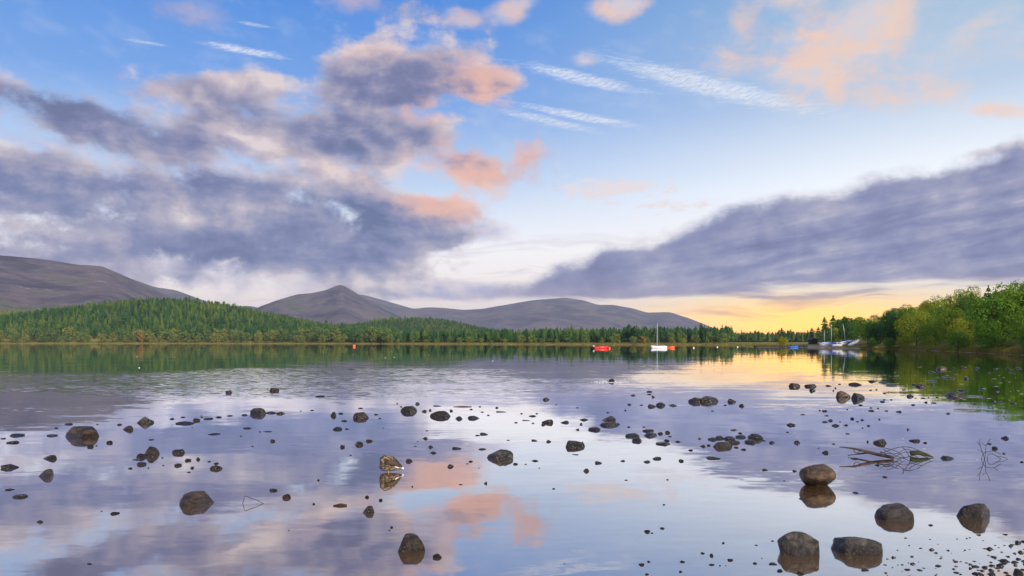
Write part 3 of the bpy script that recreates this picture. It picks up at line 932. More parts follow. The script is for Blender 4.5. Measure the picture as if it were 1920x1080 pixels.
def put_rock(px, wl, w, h, kind, name="stone", label=None, group=None, big=None, sink=0.35, dep=None, turn=None):
    """a stone whose waterline sits at photo pixel (px, wl), w and h in photo pixels"""
    x, d, mp = water_pt(px, wl)
    hw = w * mp / 2
    top = h * mp * 0.97
    hd = hw * (dep if dep else R.uniform(0.6, 0.95))
    if big is None:
        me = SMALL[kind][R.randrange(9)]
    else:
        me = rock_shape(*big); me.materials.append(RMATS[kind])
    z0 = -sink * top
    o = link(name, me, None, None, (x, d + hd * 0.55, z0))
    flip = R.choice((0, math.pi)) if big is None else 0.0
    o.rotation_euler = (0, 0, (R.uniform(-.25, .25) + flip) if turn is None else turn)
    wf = 1.0 if sink < 0 else 1.0 / math.sqrt(max(0.2, 1 - (z0 / (top - z0)) ** 2))
    o.scale = (hw * wf * 1.02, hd * wf, top - z0)
    tag(o, label, "stone" if name == "stone" else "boulder", group)
    return o

BIG = [  # px, waterline, w, h, kind, seed/shape, label
    (151, 819, 66, 22, 'b', (201, 4, 7, 0.16), "large flat-topped brown boulder with a wet dark base"),
    (279, 853, 30, 18, 'b', (202, 4, 4, 0.2), "round brown boulder with a smaller stone against it"),
    (365, 947, 66, 25, 'b', (203, 4, 5, 0.17), "broad low brown boulder standing alone beyond the bent wire-like twig"),
    (82, 894, 40, 15, 'b', (204, 4, 4, 0.22), "brown humped stone with a pale shoulder, alone in calm water"),
    (769, 1033, 57, 33, 'b', (205, 4, 2, 0.14), "egg-shaped brown boulder beside one small round stone"),
    (936, 861, 50, 18, 'g', (206, 4, 7, 0.28), "pointed grey-brown rock with a wide low foot beyond the duck"),
    (1077, 838, 40, 13, 'g', (207, 4, 3, 0.16), "smooth pale grey stone with a tapering end"),
    (1538, 913, 64, 48, 'b', (208, 4, 3, 0.13, 0.25), "mushroom-shaped brown boulder overhanging its narrow base"),
    (1684, 975, 64, 33, 'd', (209, 4, 3, 0.17), "rounded dark boulder sloping down on one side, between the driftwood and the pebbles"),
    (1839, 973, 67, 34, 'd', (230, 4, 6, 0.3), "lumpy black boulder with reddish and pale patches"),
    (1503, 1042, 79, 47, 'g', (211, 4, 4, 0.16), "tall grey boulder with a domed top and mottled dark base"),
    (1616, 1037, 88, 35, 'g', (212, 4, 5, 0.2), "wide grey boulder with a dipped top next to the domed one"),
    (1582, 745, 28, 14, 'b', (213, 4, 2, 0.14), "smooth round brown stone touching a dark angular one"),
    (1609, 748, 27, 13, 'd', (214, 4, 6, 0.25), "dark angular stone touching a smooth brown one"),
    (1355, 838, 38, 11, 'd', (215, 4, 5, 0.2), "longest black wet stone at the front of the tight dark cluster"),
    (1418, 824, 28, 12, 'd', (216, 4, 4, 0.2), "tall black stone at the end of the tight dark cluster"),
    (1332, 753, 38, 12, 'd', (217, 4, 5, 0.22), "long dark stone in a line with a brown round one"),
    (1303, 754, 23, 10, 'b', (218, 4, 2, 0.15), "round brown stone at the end of a short line of stones"),
    (826, 781, 40, 12, 'g', (219, 4, 3, 0.15), "long smooth grey stone with rounded ends"),
    (765, 772, 30, 12, 'g', (220, 4, 4, 0.2), "round grey stone with a thin pointed tip, near the floating stick"),
    (691, 962, 26, 14, 'g', (221, 4, 8, 0.3), "tilted slab of grey stone with a square dark end"),
    (678, 784, 36, 12, 'b', (222, 4, 4, 0.24), "brown wedge-shaped stone sloping to a thin edge"),
    (481, 777, 32, 13, 'b', (223, 4, 4, 0.2), "brown stone at the head of a short row of small ones"),
    (1795, 743, 32, 9, 'd', (224, 4, 4, 0.2), "long black rock in the reflection of the wood"),
    (1655, 832, 27, 10, 'd', (225, 4, 5, 0.2), "dark wedge stone just beyond the driftwood branch"),
    (268, 793, 34, 14, 'g', (226, 4, 7, 0.26), "blocky grey stone with a flat stone on top, beyond the leaning one"),
    (1141, 790, 29, 11, 'g', (227, 4, 4, 0.2), "grey humped stone behind a long low dark one"),
    (1143, 798, 39, 7, 'd', (228, 4, 4, 0.2), "long low dark stone in front of a grey humped one"),
]
for px, wl, w, h, k, shp, lab in BIG:
    put_rock(px, wl, w, h * 0.88, k, "boulder", lab, None, shp, -0.42 if len(shp) == 5 else 0.35, 0.8, 0.0)

KW = {'b': "brown", 'g': "grey", 'd': "black"}
G1 = ("small {} stone in the shallows around the large flat-topped boulder", "{} stones around the flat-topped boulder")
G2 = ("small {} stone in the shallows around the preening duck", "{} stones around the duck")
G3 = ("small {} stone scattered in the water about the smooth pale grey stone", "{} stones about the pale stone")
G4 = ("wet {} stone in the tight dark cluster", "{} stones of the tight dark cluster")
G5 = ("small {} stone in the shallows off the wooded bank", "{} stones off the wooded bank")
G6 = ("small {} stone in the water around the driftwood branch", "{} stones around the driftwood")
G7 = ("small {} stone on open water towards the big grey boulders", "{} stones before the grey boulders")
ROCKS = {
 ('b', G1): [(25, 818, 31, 7), (21, 831, 20, 6), (93, 818, 25, 5), (127, 796, 17, 3), (239, 806, 22, 12), (222, 797, 9, 4), (343, 795, 36, 7), (367, 789, 15, 7), (321, 786, 8, 3), (342, 783, 11, 2),
      (389, 786, 17, 4), (378, 782, 5, 4), (408, 783, 11, 3), (429, 780, 12, 2), (459, 779, 12, 4), (428, 737, 13, 8), (464, 804, 19, 3), (398, 815, 23, 4), (205, 831, 14, 7), (169, 838, 14, 7),
      (261, 858, 23, 11), (331, 850, 30, 11), (91, 861, 27, 11), (16, 878, 31, 11), (262, 872, 22, 8), (257, 863, 25, 3), (243, 879, 9, 3), (331, 874, 17, 7), (351, 864, 13, 6), (371, 862, 8, 7),
      (359, 878, 8, 5), (353, 886, 9, 2), (403, 880, 24, 11), (404, 870, 11, 4), (32, 933, 32, 7), (18, 919, 16, 4), (214, 964, 15, 6), (304, 859, 5, 2), (305, 873, 4, 2), (278, 878, 4, 2), (391, 866, 7, 2),
      (73, 980, 11, 6), (167, 1058, 10, 3), (190, 959, 4, 1.5), (105, 803, 8, 2), (182, 796, 5, 2), (5, 823, 10, 2), (283, 825, 9, 2), (180, 836, 5, 2), (360, 802, 4, 1.5), (451, 818, 5, 2), (474, 837, 5, 2)],
 ('b', G2): [(513, 733, 20, 9), (600, 744, 22, 3), (507, 775, 20, 5), (527, 776, 17, 6), (623, 780, 13, 11), (638, 776, 10, 3), (645, 790, 12, 4), (629, 806, 23, 7), (650, 805, 8, 2.5), (511, 828, 12, 6), (641, 839, 10, 7),
      (670, 835, 21, 9), (692, 828, 13, 6), (676, 766, 11, 2), (705, 778, 10, 2), (712, 785, 6, 2), (512, 921, 19, 6), (537, 934, 19, 11), (597, 901, 6, 3), (657, 854, 5, 2), (687, 933, 9, 6), (713, 939, 9, 6),
      (587, 946, 7, 3), (733, 990, 8, 3), (730, 995, 4, 2), (541, 995, 4, 1.5), (500, 810, 19, 2), (487, 810, 5, 2), (585, 770, 8, 1.5), (564, 771, 5, 1.5), (821, 1046, 19, 10)],
 ('g', G2): [(783, 758, 11, 6), (794, 772, 13, 5), (806, 770, 7, 5), (846, 771, 8, 5), (859, 786, 17, 8), (888, 785, 29, 8), (819, 762, 18, 2), (939, 773, 22, 2), (932, 765, 8, 3), (884, 768, 8, 2), (916, 779, 7, 2), (904, 773, 7, 2),
      (900, 763, 5, 2), (907, 815, 19, 5), (896, 817, 12, 2), (796, 823, 12, 5), (807, 839, 11, 6), (856, 842, 21, 5), (905, 843, 18, 4), (811, 850, 17, 5), (768, 866, 17, 8), (846, 876, 15, 7), (883, 866, 10, 3), (910, 907, 7, 6),
      (773, 913, 6, 3), (779, 837, 6, 1.5), (864, 909, 9, 1.5), (898, 878, 5, 1.5), (952, 826, 9, 1.5), (752, 763, 5, 2), (745, 757, 4, 2), (783, 828, 5, 1.5), (800, 808, 6, 1.5), (718, 803, 4, 1.5), (876, 870, 6, 1.5)],
 ('g', G3): [(1025, 750, 17, 7), (1187, 742, 11, 3), (1217, 735, 12, 3), (1218, 740, 11, 2), (1225, 745, 8, 5), (1181, 759, 10, 4), (1203, 760, 8, 2), (1173, 770, 6, 3), (999, 781, 17, 3), (1007, 776, 7, 2), (986, 789, 20, 1.5), (967, 793, 9, 2),
      (999, 794, 7, 2), (1028, 793, 28, 10), (1020, 797, 11, 5), (1058, 793, 18, 6), (1096, 788, 19, 5), (1090, 796, 6, 4), (1083, 806, 9, 4), (1179, 801, 6, 2.5), (1002, 827, 14, 3), (1030, 829, 12, 5), (1002, 865, 17, 4), (967, 871, 11, 5),
      (1122, 869, 15, 6), (1099, 884, 14, 8), (1167, 865, 10, 3), (1213, 867, 17, 5), (1231, 861, 19, 6), (985, 871, 6, 1.5), (1011, 878, 4, 1.5), (1039, 917, 7, 2), (1252, 900, 5, 2), (1175, 901, 8, 1.5), (1246, 947, 7, 2), (978, 776, 6, 2), (1140, 774, 7, 2),
      (1079, 853, 15, 1.5), (1092, 829, 5, 1.5), (1043, 759, 4, 1.5), (1082, 765, 7, 1.5)],
 ('d', G3): [(1222, 763, 19, 7), (1241, 761, 20, 10), (1263, 761, 17, 5), (1117, 807, 27, 9), (1217, 809, 24, 6), (1184, 819, 31, 9), (1219, 818, 33, 10), (1193, 828, 21, 10), (1240, 814, 14, 6), (1252, 812, 10, 6), (1250, 827, 12, 5), (1247, 834, 31, 7),
      (1271, 829, 11, 4), (1257, 819, 9, 2), (1372, 754, 19, 9), (1392, 762, 11, 7), (1361, 760, 7, 2), (1336, 771, 6, 2), (1277, 865, 11, 6), (1338, 861, 33, 6), (1296, 845, 9, 3), (1434, 882, 12, 4), (1208, 801, 6, 2), (1158, 796, 10, 4)],
 ('d', G4): [(1313, 823, 6, 3), (1338, 825, 21, 7), (1349, 823, 18, 8), (1369, 824, 22, 8), (1388, 821, 22, 7), (1380, 831, 25, 8), (1412, 831, 24, 9), (1320, 838, 14, 6), (1382, 840, 10, 3), (1396, 844, 14, 5), (1378, 807, 16, 3), (1388, 813, 9, 4), (1329, 836, 7, 4), (1432, 827, 8, 2)],
 ('b', G5): [(1492, 725, 24, 10), (1523, 725, 25, 7), (1607, 722, 25, 7), (1637, 716, 16, 5), (1766, 693, 20, 9), (1809, 690, 12, 5)],
 ('d', G5): [(1553, 724, 16, 3), (1523, 733, 14, 8), (1660, 718, 20, 4), (1672, 724, 22, 4), (1714, 722, 10, 4), (1729, 725, 19, 8), (1749, 698, 17, 4), (1813, 711, 14, 7), (1753, 715, 25, 4), (1752, 722, 10, 3), (1830, 744, 42, 4), (1807, 733, 20, 6),
      (1707, 744, 13, 7), (1713, 760, 11, 3), (1687, 773, 12, 4), (1778, 776, 8, 4), (1657, 754, 10, 3), (1548, 771, 11, 4), (1637, 771, 12, 3), (1567, 799, 15, 6), (1547, 792, 12, 3), (1557, 789, 9, 5), (1600, 786, 8, 5), (1484, 798, 17, 7), (1550, 780, 8, 2),
      (1587, 798, 9, 3), (1617, 788, 8, 3), (1630, 799, 9, 3), (1703, 806, 6, 4), (1660, 738, 7, 2), (1737, 755, 8, 3), (1753, 756, 12, 2), (1663, 771, 8, 2), (1574, 721, 6, 2), (1567, 728, 5, 3), (1563, 733, 4, 3), (1633, 732, 6, 2), (1644, 731, 5, 2), (1694, 731, 6, 2),
      (1668, 735, 5, 1.5), (1672, 750, 6, 2), (1658, 750, 7, 2), (1614, 760, 9, 3), (1633, 765, 6, 2), (1647, 766, 5, 2), (1589, 768, 4, 2), (1537, 770, 4, 2), (1505, 778, 10, 2), (1477, 811, 6, 2), (1576, 791, 4, 2), (1609, 791, 7, 2), (1618, 803, 6, 2), (1650, 787, 4, 3),
      (1591, 814, 9, 2), (1742, 746, 5, 2), (1757, 745, 6, 2), (1731, 747, 9, 2), (1717, 747, 5, 1.5), (1878, 774, 5, 1.5), (1903, 776, 5, 1.5), (1883, 781, 4, 2), (1829, 758, 14, 3), (1870, 735, 8, 4), (1895, 735, 6, 2), (1843, 731, 12, 3), (1866, 753, 12, 3), (1880, 755, 14, 3), (1903, 757, 14, 3),
      (1790, 690, 8, 2), (1835, 690, 14, 3), (1868, 692, 10, 2), (1890, 691, 9, 2), (1911, 691, 12, 3), (1858, 700, 8, 2), (1902, 701, 6, 3), (1830, 694, 8, 2), (1780, 710, 22, 3), (1760, 708, 12, 2)],
 ('d', G6): [(1447, 831, 15, 6), (1496, 831, 12, 8), (1549, 850, 14, 7), (1720, 828, 22, 6), (1736, 831, 8, 3), (1628, 829, 4, 4), (1780, 861, 27, 8), (1604, 861, 18, 4), (1647, 873, 12, 5), (1888, 823, 17, 8), (1868, 842, 11, 7), (1857, 833, 10, 3), (1490, 884, 10, 3), (1659, 895, 10, 3),
      (1918, 867, 10, 3), (1471, 902, 4, 1.5), (1535, 841, 4, 2), (1563, 833, 8, 2), (1884, 851, 6, 3), (1476, 811, 6, 2)],
 ('d', G7): [(1214, 998, 12, 6), (1222, 1000, 6, 2), (1243, 992, 10, 4), (1356, 1019, 7, 4), (1419, 1023, 8, 2), (1317, 1038, 9, 3), (1335, 1043, 8, 7), (1371, 1051, 12, 5), (1204, 1060, 12, 5), (1216, 1054, 9, 4), (1279, 1054, 11, 4), (1336, 1060, 13, 3), (1415, 1057, 9, 4), (1276, 1073, 7, 3),
      (1058, 1057, 4, 1.5), (1606, 925, 12, 4), (1503, 936, 13, 4), (1746, 986, 12, 3), (1837, 1004, 9, 2), (1450, 1059, 16, 4), (1500, 1077, 18, 8), (1462, 1072, 12, 6), (1622, 1070, 16, 5), (1350, 1061, 5, 2), (1361, 1061, 4, 1.5), (1429, 1047, 4, 1.5), (1214, 1078, 9, 3), (1449, 1015, 6, 2), (1887, 1003, 10, 2)],
}
pebbles = MB()
def pebble(px, wl, w, h):
    x, d, mp = water_pt(px, wl)
    me = SMALL['d'][R.randrange(9)]
    a = R.uniform(0, 6.28); c_, s_ = math.cos(a), math.sin(a)
    hw, hd, hz = w * mp / 2 * 1.05, w * mp / 2 * R.uniform(0.6, 1.0), h * mp
    pebbles.add([(x + (v.co.x * c_ - v.co.y * s_) * hw, d + hd * 0.5 + (v.co.x * s_ + v.co.y * c_) * hd, (v.co.z * 1.35 - 0.35) * hz) for v in me.vertices], [tuple(p.vertices) for p in me.polygons], True)
for (k, (lab, grp)), l in ROCKS.items():
    for px, wl, w, h in l:
        if w <= 6: pebble(px, wl, w, h * 0.8)
        else: put_rock(px, wl, w, h * (0.68 if h > 3 else 0.85), k, "stone", lab.format(KW[k]), grp.format(KW[k]))
# scatter of pebbles thickening towards the near shore
rp = random.Random(5)
n = 0
while n < 130:
    px, py = rp.uniform(1660, 1935), rp.uniform(1008, 1085)
    f = ((px - 1660) / 260) * 0.6 + ((py - 1008) / 72) * 0.6
    if rp.random() > f ** 1.6: continue
    q = rp.choice((3, 4, 5, 6, 7, 8, 10, 13)) * (0.75 + 0.5 * f)
    pebble(px, py, q, q * rp.uniform(0.15, 0.35))
    n += 1
o = pebbles.build("pebbles", M_DARK)
tag(o, "tiny dark pebbles barely breaking the water, thickest at the shallow corner", "pebbles", kind="stuff")
put_rock(1912, 1079, 22, 12, 'd', "stone", "upright dark stone among the tiny pebbles", None)
M_FOAM_GLINT = mat("foam", (0.50, 0.51, 0.54), 0.6, 0.1, 20)  # white broken water, and the pale discs that paint water highlights

# ------------------------------------------------------------------ stone with broken water, painted highlight flecks
put_rock(1146, 716, 13, 6, 'd', "stone", "lone dark stone with white water breaking round it", None)
x, d, mp = water_pt(1146, 716.5)
b = MB()
rf = random.Random(3)
for i in range(70):
    a = rf.uniform(0, 6.283); rr = abs(rf.gauss(0, 1))
    cx, cy = x + math.cos(a) * (0.2 + 0.25 * rr), d + 0.1 + math.sin(a) * (0.22 + 0.3 * rr)
    s = rf.uniform(0.02, 0.07)
    b.ball((cx, cy, 0.004), (s * 1.6, s, 0.012), 7, 4)
o = b.build("foam", M_FOAM_GLINT)
tag(o, "white broken water round the lone dark stone", "foam", kind="stuff")
b = MB()  # pale discs stand in for bright highlights on the water round the stones
for i in range(260):
    px = rf.uniform(1440, 1925); py = rf.uniform(686, 900)
    if rf.random() > (0.08 if py > 775 else 0.75) * sstep(px, 1430, 1800): continue
    fx, fd, fm = water_pt(px, py)
    s = rf.uniform(1.0, 4.5) * fm
    b.ball((fx, fd, 0.001), (s, s * rf.uniform(0.7, 1.3), 0.003), 9, 4)
o = b.build("glint_flecks", M_FOAM_GLINT)
tag(o, "pale flecks painting bright glints on the water off the wooded bank", "foam", kind="stuff")

# ------------------------------------------------------------------ driftwood and twigs
M_WOOD = mat("drift_wood", (0.055, 0.034, 0.024), 0.7, 0.5, 9.0, bump=0.4)
M_TWIG = mat("twig", (0.03, 0.023, 0.018), 0.7, 0.4, 9.0)
M_MOSS = mat("moss", (0.05, 0.07, 0.02), 0.9, 0.4, 9.0)
def wpt(px, py, base):
    """a point above the water standing over the waterline row `base` of the photo"""
    x, d, mp = water_pt(px, base)
    return Vector((x, d, max(-0.02, (base - py) * mp)))
def curve(pts, n=5):
    out = []
    P = [pts[0]] + list(pts) + [pts[-1]]
    for i in range(1, len(P) - 2):
        for k in range(n):
            t = k / n
            p0, p1, p2, p3 = P[i - 1], P[i], P[i + 1], P[i + 2]
            out.append(0.5 * ((2 * p1) + (p2 - p0) * t + (2 * p0 - 5 * p1 + 4 * p2 - p3) * t * t + (3 * p1 - p0 - 3 * p2 + p3) * t ** 3))
    out.append(pts[-1])
    return out
B = 858
root = bpy.data.objects.new("driftwood_branch", None); COL.objects.link(root)
x, d, mp = water_pt(1660, B); root.location = (x, d, 0)
def rel(b): 
    for i, v in enumerate(b.v): b.v[i] = (v[0] - x, v[1] - d, v[2])
    return b
b = MB()
b.tube(curve([wpt(1574, 838, B - 1), wpt(1600, 841, B), wpt(1622, 846, B), wpt(1645, 852, B + 1), wpt(1676, 858, B + 3)]), [0.006 + 0.016 * min(1, k / 12) for k in range(21)], 8)
rel(b).build("limb", M_WOOD, root)
b = MB()
b.tube(curve([wpt(1590, 854, B - 2), wpt(1610, 851, B - 2), wpt(1640, 848, B)]), [0.006] * 5 + [0.012] * 6, 6)
rel(b).build("limb", M_WOOD, root)
b = MB()
b.tube(curve([wpt(1600, 841, B), wpt(1604, 849, B), wpt(1612, 846, B), wpt(1606, 842, B)]), 0.006, 5)
rel(b).build("limb", M_WOOD, root)
rt = random.Random(12)
for pts in (((1645, 852), (1668, 844), (1690, 838), (1712, 840), (1735, 851), (1748, 857)), ((1650, 848), (1680, 851), (1700, 842), (1718, 850), (1740, 858)), ((1655, 842), (1672, 850), (1690, 858), (1715, 853), (1728, 846)),
            ((1660, 840), (1680, 846), (1693, 856), (1698, 861)),
            ((1676, 858), (1690, 850), (1706, 848), (1722, 860)), ((1690, 838), (1700, 846), (1704, 855), (1712, 861)), ((1651, 846), (1662, 853), (1672, 858), (1690, 861))):
    b = MB()
    by = max(p[1] for p in pts) + 1
    b.tube(curve([wpt(px + rt.uniform(-1, 1), py, max(by, 860) + rt.uniform(-2, 2)) for px, py in pts]), 0.0042, 5)
    rel(b).build("twig", M_TWIG, root)
b = MB()
b.tube(curve([wpt(1706, 850, 855), wpt(1722, 849, 856), wpt(1738, 853, 857), wpt(1750, 857, 858)]), [0.03, 0.032, 0.034, 0.034, 0.033, 0.032, 0.03, 0.028, 0.026, 0.024, 0.022, 0.018, 0.014, 0.010, 0.008, 0.006], 8)
o = rel(b).build("limb", M_MOSS, root); o["label"] = "moss-grown stub of the branch"
tag(root, "brown driftwood branch with a tangle of thin twigs lying in the water", "driftwood")

def twig_thing(name, lab, lines, base, rad, cat="twig"):
    root = bpy.data.objects.new(name, None); COL.objects.link(root)
    x0, d0, _ = water_pt(lines[0][0][0], base); root.location = (x0, d0, 0)
    for ln in lines:
        b = MB()
        b.tube(curve([wpt(px, py, base) for px, py in ln], 3), rad, 5)
        for i, v in enumerate(b.v): b.v[i] = (v[0] - x0, v[1] - d0, v[2])
        b.build("stem", M_TWIG, root)
    tag(root, lab, cat)
twig_thing("twig_tangle", "bare wiry twigs standing in the water beyond the black boulder", [
    ((1851, 861), (1853, 853), (1860, 851), (1868, 855), (1877, 861)), ((1846, 861), (1843, 850), (1838, 836), (1837, 824)), ((1838, 836), (1832, 828)), ((1842, 847), (1833, 843)), ((1846, 861), (1848, 848), (1849, 836), (1857, 823)),
    ((1840, 861), (1843, 852), (1850, 847), (1864, 846), (1877, 852)), ((1868, 855), (1880, 857), (1890, 861)), ((1864, 846), (1871, 840)), ((1849, 836), (1842, 831))], 861, 0.0036)
twig_thing("bent_twig", "single thin twig bent into a triangle, poking from calm water", [((455, 945), (457, 938), (460, 930), (470, 934), (482, 938), (494, 944))], 944, 0.0030)
for px, py, w, lab in ((867, 763, 34, "thin reddish stick floating behind the smooth long stone"), (637, 949, 25, "thin dark stick floating by the tilted slab")):
    x, d, mp = water_pt(px, py)
    b = MB(); b.tube([(-w * mp / 2, 0, 0.004), (0, 0.02, 0.012), (w * mp / 2, 0.01, 0.006)], [0.006, 0.012, 0.010], 6)
    o = b.build("floating_stick", M_WOOD, None, (x, d, 0)); tag(o, lab, "stick")

# ------------------------------------------------------------------ preening duck
def plumage():
    m = bpy.data.materials.new("plumage")
    m.use_nodes = True
    t = m.node_tree; N = NT(t)
    tc = N.node('ShaderNodeTexCoord').outputs['Object']
    v = N.node('ShaderNodeTexVoronoi'); v.inputs['Scale'].default_value = 46.0
    N.put(v.inputs['Vector'], N.mapping(tc, scale=(0.7, 1, 1), kind='POINT'))
    n = N.noise(tc, 30, 4, 0.6)
    c = N.ramp(N.m('ADD', v.outputs['Distance'], N.m('MULTIPLY', N.m('SUBTRACT', n, 0.5), 0.5)), [(0.15, (0.018, 0.012, 0.007)), (0.45, (0.07, 0.045, 0.026)), (0.68, (0.24, 0.18, 0.115))])
    b = t.nodes['Principled BSDF']; N.put(b.inputs['Base Color'], c); b.inputs['Roughness'].default_value = 0.75
    return m
M_PLUME = plumage()
M_WING = mat("wing_feathers", (0.055, 0.037, 0.024), 0.6, 0.5, 40)
M_WHITE = mat("white_feathers", (0.72, 0.70, 0.68), 0.7, 0.08, 20)
M_BILL = mat("bill_orange", (0.45, 0.16, 0.03), 0.5, 0.3, 30)
M_EYE = mat("eye_black", (0.01, 0.01, 0.01), 0.2, 0.0, 1)
def build_duck():
    x, d, mp = water_pt(729, 885)
    root = bpy.data.objects.new("duck", None); COL.objects.link(root)
    root.location = (x, d, -0.012)
    b = MB()
    # trunk rings from breast (left) to tail (right): x, z, half-width, half-height
    st = [(-0.128, 0.105, 0.02, 0.025), (-0.118, 0.10, 0.05, 0.058), (-0.095, 0.098, 0.07, 0.078), (-0.055, 0.105, 0.083, 0.09), (-0.01, 0.115, 0.086, 0.092), (0.035, 0.112, 0.078, 0.08), (0.075, 0.098, 0.06, 0.058),
          (0.11, 0.083, 0.042, 0.034), (0.135, 0.078, 0.03, 0.016), (0.152, 0.076, 0.02, 0.007)]
    nn = 18
    vs = [(sx, w * math.cos(2 * math.pi * k / nn), sz + hh * math.sin(2 * math.pi * k / nn)) for sx, sz, w, hh in st for k in range(nn)]
    fs = [(i * nn + k, i * nn + (k + 1) % nn, (i + 1) * nn + (k + 1) % nn, (i + 1) * nn + k) for i in range(len(st) - 1) for k in range(nn)]
    fs += [tuple(range(nn))[::-1], tuple((len(st) - 1) * nn + k for k in range(nn))]
    b.add(vs, fs, True)
    # neck curling up from the breast and back over the shoulder, head laid on the back
    b.tube([(-0.085, -0.01, 0.12), (-0.10, -0.03, 0.165), (-0.075, -0.05, 0.192), (-0.04, -0.055, 0.19)], [0.05, 0.038, 0.033, 0.03], 12)
    b.ball((-0.025, -0.055, 0.185), (0.040, 0.029, 0.030), 14, 10)
    tmp = link("duck_body", b.mesh("duck_body"))
    rm = tmp.modifiers.new("skin", 'REMESH'); rm.mode = 'VOXEL'; rm.voxel_size = 0.006; rm.use_smooth_shade = True
    sm = tmp.modifiers.new("smooth", 'SMOOTH'); sm.factor = 0.6; sm.iterations = 5
    dg = bpy.context.evaluated_depsgraph_get()
    me = bpy.data.meshes.new_from_object(tmp.evaluated_get(dg))
    bpy.data.objects.remove(tmp)
    me.materials.clear(); me.materials.append(M_PLUME)
    me.polygons.foreach_set("use_smooth", [True] * len(me.polygons))
    link("body", me, None, root)
    for s in (-1, 1):
        b = MB()
        W = [(-0.075, 0.125, 0.030), (-0.03, 0.142, 0.055), (0.03, 0.140, 0.055), (0.08, 0.118, 0.038), (0.12, 0.100, 0.018), (0.148, 0.092, 0.004)]
        rows = []
        for sx, sz, hh in W:
            yy = 0.088 * (1 - ((sx - 0.0) / 0.19) ** 2)
            rows.append([(sx, s * (yy * 0.45 + 0.008), sz + hh * 0.98), (sx, s * (yy + 0.006), sz + hh * 0.45), (sx, s * (yy + 0.008), sz - hh * 0.25), (sx + 0.006, s * (yy * 0.95), sz - hh * 0.7)])
        vs = [p for r in rows for p in r]
        fs = [(i * 4 + k, i * 4 + k + 1, (i + 1) * 4 + k + 1, (i + 1) * 4 + k) for i in range(len(rows) - 1) for k in range(3)]
        b.add(vs, fs, True)
        w = b.build("wing", M_WING, root)
        sd = w.modifiers.new("thick", 'SOLIDIFY'); sd.thickness = 0.008
        b = MB()
        b.tube([(0.055, s * 0.078, 0.098), (0.09, s * 0.062, 0.088), (0.128, s * 0.04, 0.082)], [0.006, 0.011, 0.004], 6)
        b.build("wing_bar", M_WHITE, w)
        b = MB()
        b.tube([(-0.012, s * 0.03, 0.06), (-0.010, s * 0.032, 0.0), (-0.012, s * 0.032, -0.05)], [0.012, 0.006, 0.006], 6)
        lg = b.build("leg", M_BILL, root)
        b = MB()
        b.add([(-0.012, s * 0.032, -0.045), (-0.065, s * 0.032 - 0.028, -0.052), (-0.075, s * 0.032, -0.052), (-0.065, s * 0.032 + 0.028, -0.052)], [(0, 1, 2), (0, 2, 3)])
        b.build("foot", M_BILL, lg)
    b = MB()
    for k in range(7):
        a = (k - 3) * 0.13
        b.add([(0.11, 0.012 * (k - 3), 0.09), (0.13, 0.016 * (k - 3) - 0.008, 0.089), (0.172, 0.02 * (k - 3) + a * 0.02, 0.085 - abs(k - 3) * .002), (0.13, 0.016 * (k - 3) + 0.010, 0.089)], [(0, 1, 2, 3)])
    t = b.build("tail", M_WHITE, root)
    t.modifiers.new("thick", 'SOLIDIFY').thickness = 0.005
    b = MB()
    b.tube([(0.005, -0.058, 0.182), (0.025, -0.06, 0.172), (0.045, -0.062, 0.160)], [0.014, 0.012, 0.006], 8)
    b.build("bill", M_BILL, root)
    for s in (-1, 1):
        b = MB(); b.ball((-0.012, -0.055 + s * 0.027, 0.194), 0.0048, 8, 6)
        b.build("eye", M_EYE, root)
    root.rotation_euler = (0, math.radians(8), math.radians(12))
    tag(root, "brown mottled duck standing in the shallows and preening", "duck")
build_duck()

# ------------------------------------------------------------------ boats, buoys, jetty
M_RED = mat("red_paint", (0.62, 0.03, 0.03), 0.35, 0.15, 3)
M_ORED = mat("orange_red_paint", (0.60, 0.09, 0.03), 0.35, 0.15, 3)
M_HULLW = mat("white_paint", (0.72, 0.74, 0.80), 0.4, 0.06, 2)
M_BLUE = mat("blue_cover", (0.035, 0.13, 0.50), 0.7, 0.3, 3)
M_METAL = mat("mast_alloy", (0.55, 0.57, 0.60), 0.4, 0.1, 5)
M_BLACK = mat("black_rubber", (0.02, 0.02, 0.022), 0.6, 0.2, 5)
M_PLANK = mat("weathered_planks", (0.03, 0.026, 0.026), 0.85, 0.4, 6)
M_FLOATO = mat("orange_float", (0.75, 0.13, 0.05), 0.5, 0.1, 3)
M_FLOATW = mat("white_float", (0.80, 0.80, 0.80), 0.5, 0.05, 3)

def hull(L, Bm, H, draft=0.12, sheer=0.14, transom=0.75):
    """open boat hull, bow to +x, as a closed shell with thickness"""
    n, m = 13, 7
    outer = []
    for i in range(n):
        t = i / (n - 1)
        w = Bm / 2 * (transom + (1 - transom) * sstep(t, 0, 0.4)) * (1 - max(0, (t - 0.45) / 0.55) ** 2.2)
        top = H + sheer * (2 * t - 0.8) ** 2 * (1.0 if t > 0.4 else 0.4)
        row = []
        for k in range(m):
            q = k / (m - 1) * 2 - 1
            yy = w * math.copysign(abs(q) ** 0.6, q)
            zz = -draft + (top + draft) * abs(q) ** 2.4 + max(0, t - 0.8) * 0.8 * (1 - abs(q))
            row.append((-L / 2 + L * t + (0.05 * L * abs(q) if i == n - 1 else 0), yy, zz))
        outer.append(row)
    vs = [p for r in outer for p in r]
    fs = [(i * m + k, (i + 1) * m + k, (i + 1) * m + k + 1, i * m + k + 1) for i in range(n - 1) for k in range(m - 1)]
    fs.append(tuple(range(m)))
    return vs, fs, outer
